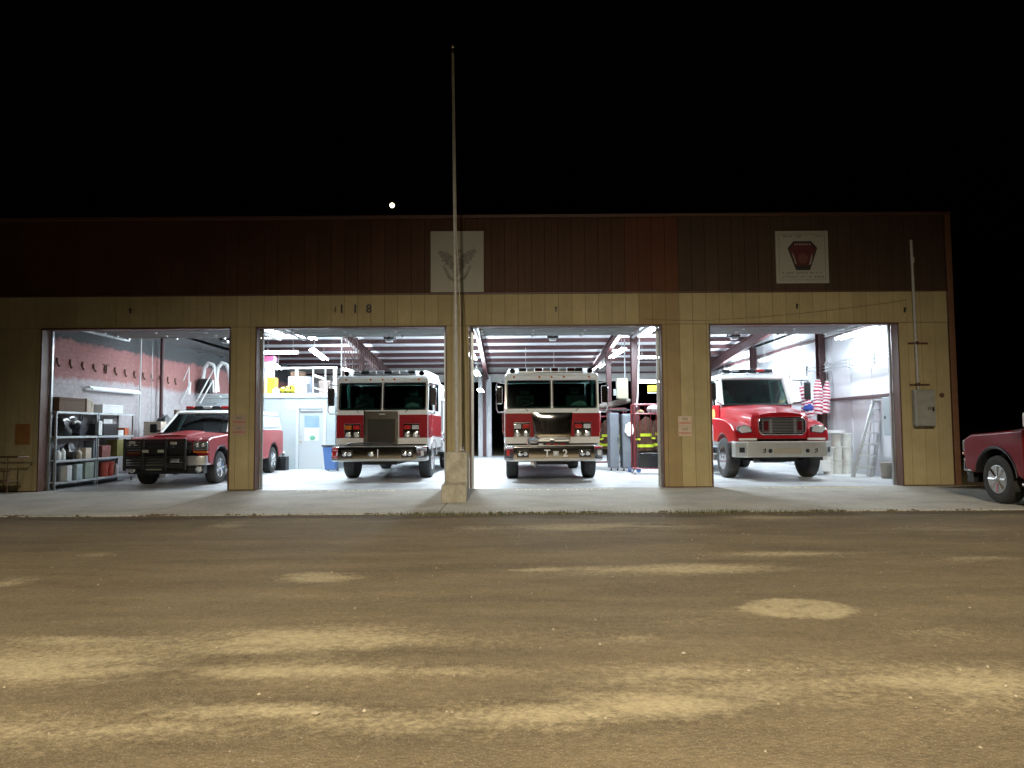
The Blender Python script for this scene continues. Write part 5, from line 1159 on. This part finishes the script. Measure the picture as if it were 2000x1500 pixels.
def coat(x, y, z, w_, h, label, seed, m=M_COAT, rz_=0.):
    r0 = empty('turnout_coat', (x, y, z), rz_); tag(r0, label, 'coat', 'turnout coats hanging in the red racks')
    def loop(zz, wx, wy, ph):
        return [(wx*math.cos(t)*(1+.12*math.sin(5*t+ph)), wy*math.sin(t)*(1+.18*math.sin(7*t+ph)), zz) for t in [2*math.pi*k/28 for k in range(28)]]
    prof = [(0, .98), (-.25*h, 1.0), (-.5*h, .94), (-.72*h, .86), (-.86*h, .8), (-.97*h, .5), (-h, .2)]
    # z from hem (0) to collar
    L = [loop(h*t, w_/2*k, .12*k2, seed+t) for t, k, k2 in ((0, 1, 1), (.25, .97, 1), (.5, .93, 1.05), (.72, .9, 1), (.86, .72, .9), (.95, .35, .6), (1, .2, .4))]
    MB().loft(L).build('body', m, r0, smooth=True)
    for t, k in ((.10, 1.02), (.42, .985)):
        L = [loop(h*(t+dt), w_/2*k*1.01, .12*1.09, seed+t+dt*4) for dt in (0, .085)]
        MB().loft(L, cap=False).build('reflective_band', M_LIME, r0, smooth=True)
    for s in (-1, 1):
        MB().tube([(s*w_*.36, 0, h*.86), (s*w_*.52, -.02, h*.6), (s*w_*.52, -.05, h*.28)], [.07, .075, .06], 10).build('sleeve', m, r0, smooth=True)
        MB().tube([(s*w_*.52, -.048, h*.36), (s*w_*.52, -.05, h*.31)], [.072, .069], 10).build('cuff_band', M_LIME, r0, smooth=True)
gear_rack(4.02, 5.0, .95, .55, 'red rolling gear rack closest to the post at the third door right edge', True)
coat(3.92, 4.86, .68, .52, .98, 'dark brown turnout coat with lime bands hanging in the near rack', 1, rz_=.1)
coat(4.36, 4.80, .72, .50, .95, 'second dark coat pressed against the post side of the near rack', 4, rz_=-.1)
o = MB().blob((0,0,.1), (.22, .2, .13), 3, 14, 9, .2).build('helmet', M_WCOL, smooth=True); o.location = (4.16, 4.9, 1.77); tag(o, 'white helmet lying on the shelf of the near gear rack', 'helmet')
o = MB().tube([(-.1,0,0), (.1,0,.02)], .05, 8).blob((0, 0, .05), (.09, .07, .06), 2).build('glove', M_COATT, smooth=True); o.location = (3.75, 4.85, 1.76); tag(o, 'tan glove on the shelf of the near gear rack', 'glove')
bx('boot_bin', 'dark bin standing low in the near gear rack', 'bin', 4.05, 5.0, .18, .7, .4, .42, M_BLACK)
gear_rack(3.30, 9.2, 1.3, .6, 'farther red rolling gear rack beside the right fire engine', True)
coat(2.92, 9.0, .65, .40, .98, 'turnout coat with lime bands hanging in the farther rack, left', 2)
coat(3.25, 8.98, .62, .36, 1.0, 'turnout coat in the farther rack next to the grey locker', 7)
coat(3.62, 9.0, .6, .36, 1.0, 'tan turnout coat behind the grey lockers', 9, M_COATT)
def locker(x, y, w_, label, hgt=1.82, m=M_GREY):
    r0 = empty('grey_locker', (x, y, 0)); tag(r0, label, 'locker', 'grey steel lockers on wheels')
    box('body', -w_/2, w_/2, 0, .6, .08, hgt, m, r0, .02); box('door', -w_/2+.02, w_/2-.02, -.014, -.001, .12, hgt-.05, m, r0, .008)
    MB().box(w_/2-.06, w_/2-.04, -.04, -.015, .9, 1.05).build('handle', M_BLACK, r0)
    for s in (-1, 1): MB().lathe([(-.02, .04), (.02, .04)], (s*(w_/2-.05), .1, .04), 'x', 12).build('castor', M_BLACK, r0)
locker(3.22, 6.6, .30, 'tall grey steel locker left of the pair beside the near gear rack')
locker(3.60, 6.45, .30, 'tall grey steel locker right of the pair, touching the near gear rack', 1.78)
bx('blue_tote', 'blue tote on the floor under the grey lockers', 'tote', 3.72, 5.9, 0, .34, .3, .12, M_BLUE)
o = MB().blob((0,0,.3), (.15, .03, .2), 4, 10, 8, .3).build('white_towel', M_WHITE, smooth=True); o.location = (3.66, 6.38, 1.0); tag(o, 'white cloth hanging on the front of the right grey locker', 'cloth')
o = MB().tube([(-.55, 0, 0), (-.1, -.02, .05), (.4, 0, .18), (.6, .02, .20)], [.07, .10, .11, .07], 12).build('rolled_tarp', mat('tarp', (.16, .14, .12), .8, var=.3, scale=9, bump=.5, bscale=12), smooth=True); o.location = (3.20, 7.0, 2.02); tag(o, 'rolled dark grey tarp lying across the tops of the racks', 'tarp')
o = MB().box(-.55, .55, -.3, .3, -.04, 0).build('board', M_BLACK, None, .01); o.location = (3.25, 7.0, 1.93); tag(o, 'black board under the rolled tarp', 'board')
yl = empty('hanging_sign', (5.85, 14.0, 2.75)); tag(yl, 'small yellow sign at the far right of the third bay', 'sign')
box('face', -.2, .3, -.03, 0, .1, .36, M_YEL, yl, .01); MB().box(-.2, .3, -.05, .02, .02, .07).tube([(.2, 0, .02), (.2, 0, -2.7)], .02, 6).build('stand', M_GALV, yl)
# door spring rods, braces high in bays
for i, (x, y, z, lb) in enumerate(((-.2, 20.0, 4.2, 'left'), (2.6, 20.0, 4.2, 'right'))):
    o = MB().tube([(0, 0, 0), (0, 0, -.7)], .02, 6).tube([(0, -.02, -.5), (.5, -.02, 0)], .02, 6).build('brace', M_ALU); o.location = (x, y-.2, z); tag(o, 'pale steel brace under the rear beam above the engine, '+lb, 'brace', 'pale braces under the rear beam')
for x, z in ((.55, 4.3), (1.65, 4.2)):
    o = MB().tube([(0,0,0), (0,0,-1.0)], .008, 5).blob((0,0,-1.02), (.03,.03,.05), 0, 6, 5, 0).build('pull_cord', M_WCOL); o.location = (x, 12, z+.2); tag(o, 'thin pull cord hanging over the right fire engine, '+('left' if x < 1 else 'right'), 'cord', 'cords over the right engine')

# ------------------------------------------------------------ bay four right side
ct = empty('cable_tray', (9.62, .3, 3.05)); tag(ct, 'long metal conduit run along the right wall of the fourth bay', 'conduit')
for z in (0, .10, .2): MB().tube([(0, .3, z+.05), (0, 4, z), (0, 11, z-.05)], .018, 6).build('pipe', M_ALU, ct, smooth=True)
for y in (1, 2.5, 4, 5.5, 7, 8.5): box('strap', -.03, .04, y, y+.03, -.06, .26, M_GALV, ct)
MB().tube([(-.02, .9, .1), (-.03, .9, -.7), (-.03, 1.0, -.85)], .03, 8).build('drop_pipe', M_WHITE, ct, smooth=True)
wb_ = empty('wall_cabinet', (9.68, 1.9, 1.10)); tag(wb_, 'pale blue grey steel cabinet on the right wall by the fourth door', 'cabinet')
box('body', -.16, .10, -.35, .35, 0, .98, mat('pale_cabinet', (.42, .50, .52), .5, var=.1), wb_, .01); box('door', -.175, -.161, -.33, .33, .02, .96, MATS['pale_cabinet'], wb_, .005); box('latch', -.19, -.176, .2, .24, .42, .5, M_BLACK, wb_)
MB().tube([(0, -.1, 0), (0, -.1, -1.08)], .025, 6).build('conduit', M_ALU, wb_)
ld_ = empty('step_ladder', (9.28, 3.0, 0), 0.0); tag(ld_, 'silver aluminium ladder leaning against the right wall among white buckets', 'ladder')
def LP(s, t, back=0): # rails converge upward, leaning to +x
    return Vector((.16*0+ s*(.25-.10*t)+.50*t, .0+back, 1.95*t))
for s in (-1, 1):
    a, b = LP(s, 0), LP(s, 1); MB().quadprism([(a.x-.045, -.04, 0), (a.x+.045, -.04, 0), (a.x+.045, .05, 0), (a.x-.045, .05, 0)], [(b.x-.03, -.04, b.z), (b.x+.03, -.04, b.z), (b.x+.03, .05, b.z), (b.x-.03, .05, b.z)]).build('rail', mat('ladder_alu', (.55, .57, .57), .4, .6, var=.1), ld_)
for k in range(6):
    t = .13+.155*k; a, b = LP(-1, t), LP(1, t); box('rung', a.x, b.x, -.05, .06, a.z-.02, a.z+.025, mat('pale_rung', (.7, .74, .74), .4, .4), ld_)
box('top_cap', LP(-1, 1).x-.04, LP(1, 1).x+.04, -.07, .08, 1.95, 2.02, M_ALU, ld_, .01)
for s in (-1, 1):
    a = Vector((.42+s*.12, .35, 0)); b = LP(s, 1)+Vector((.02, .08, -.02)); MB().tube([a, b], .02, 6).build('rear_leg', M_ALU, ld_)
bl = [(8.86, 4.1, 'left end of'), (9.19, 4.3, 'second from left in'), (9.52, 4.4, 'behind the ladder in')]
for k, (xx, yy, lb) in enumerate(bl):
    for lv in range(3 if k else 2): bucket('white pail, %s the stacks by the right wall, %s' % (lb, ('bottom', 'middle', 'top')[lv] if k else ('bottom', 'top')[lv]), xx, yy, lv*.385, .15, .37, M_BUCKET, 'stacked white pails at the right wall')
for lv in range(2): bucket('white pail in the short stack close to the truck bumper, %s' % ('lower', 'upper')[lv], 8.50, 4.6, lv*.39+.0, .16, .38, M_BUCKET, 'stacked white pails at the right wall')
bx('folded_sheets', 'white folded sheets lying over the stacked pails', 'cloth', 8.88, 4.25, 1.16, .9, .4, .07, M_WHITE)
bx('white_case', 'white case lying by the right wheel of the red tanker', 'case', 8.62, 4.0, .10, .42, .3, .30, M_WHITE)
bucket('cream drum in the right corner under the wall cabinet', 9.55, 1.5, 0, .17, .74, M_BUCKET, cat='drum')
bucket('beige pail behind the ladder foot', 9.60, 2.35, 0, .14, .40, M_TAN2)
# flags rolled by the column
for k, (dx, dz, r_, h, lb) in enumerate(((-.24, -.08, .19, .98, 'left'), (.02, .0, .18, 1.05, 'middle'), (.26, .03, .15, .98, 'right'))):
    r0 = empty('rolled_flag', (9.26+dx*.9, 5.75, 1.72+dz)); r0.rotation_euler = (0, (-.22, 0.05, .12)[k], 0); tag(r0, 'red and white striped flag hanging at the wall column, '+lb+' one', 'flag', 'striped flags at the right wall column')
    L = []
    for t in [i/9 for i in range(10)]:
        rr2 = r_*(1.0-.62*t**1.3)*(1+.12*math.sin(9*t+k))*(.75+.25*min(1, t*5)); L.append([(rr2*math.cos(a)*(1+.16*math.sin(3*a+k+4*t)), rr2*math.sin(a)*(1+.16*math.cos(4*a+3*t)), h*t) for a in [2*math.pi*q/24 for q in range(24)]])
    MB().loft(L).build('cloth', M_FLAG, r0, smooth=True)
    MB().tube([(0,0,-.9), (0,0,h+.12)], .012, 6).build('staff', M_CARD, r0)
o = MB().blob((0,0,.12), (.16, .1, .12), 5, 10, 7, .4).build('blue_cloth', M_FLAGB, smooth=True); o.location = (8.95, 5.6, 1.78); tag(o, 'blue star field of a flag bunched beside the truck mirror', 'cloth')
for k in range(3):
    o = MB().box(-.02, .02, -.04, .04, 0, 1.5).build('white_pole', M_WHITE); o.location = (9.05+.10*k, 5.95, .0); o.rotation_euler = (0, .10, 0); tag(o, 'white pole leaning below the flags, '+('left', 'middle', 'right')[k], 'pole', 'white poles below the flags')
tag(MB().tube([(8.6, 1.9, 4.05), (8.9, 2.2, 4.1), (9.2, 2.6, 4.06)], .03, 6).build('yellow_bracket', mat('ochre_metal', (.5, .38, .15), .5), smooth=True), 'ochre bracket at the end of the fourth door track', 'bracket')

# ------------------------------------------------------------ left: hand cart outside
hc = empty('hand_cart', (-11.0, -.75, 0)); tag(hc, 'rusty tube framed cart standing against the wall at far left', 'cart')
MB().tube([(-.9, 0, .80), (.35, 0, .80), (.12, 0, .30), (-.9, 0, .30)], .018, 6).tube([(-.9, .35, .80), (.35, .35, .80)], .018, 6).tube([(.35, 0, .80), (.35, .35, .80)], .018, 6).build('frame', M_RUST, hc)
for xx in (-.5, -.15, .15): MB().tube([(xx, 0, .8), (xx, 0, .05)], .014, 6).build('leg', M_RUST, hc)
MB().tube([(-.9, 0, .5), (.2, 0, .5)], .012, 6).build('cross_bar', M_RUST, hc); box('deck', -.9, .10, -.02, .37, .27, .295, M_RUST, hc)
for xx in (-.3,): MB().lathe([(-.03, .04), (-.03, .10), (.03, .10), (.03, .04)], (xx, 0, .05), 'y', 14).build('wheel', M_RUBBER, hc, smooth=True)
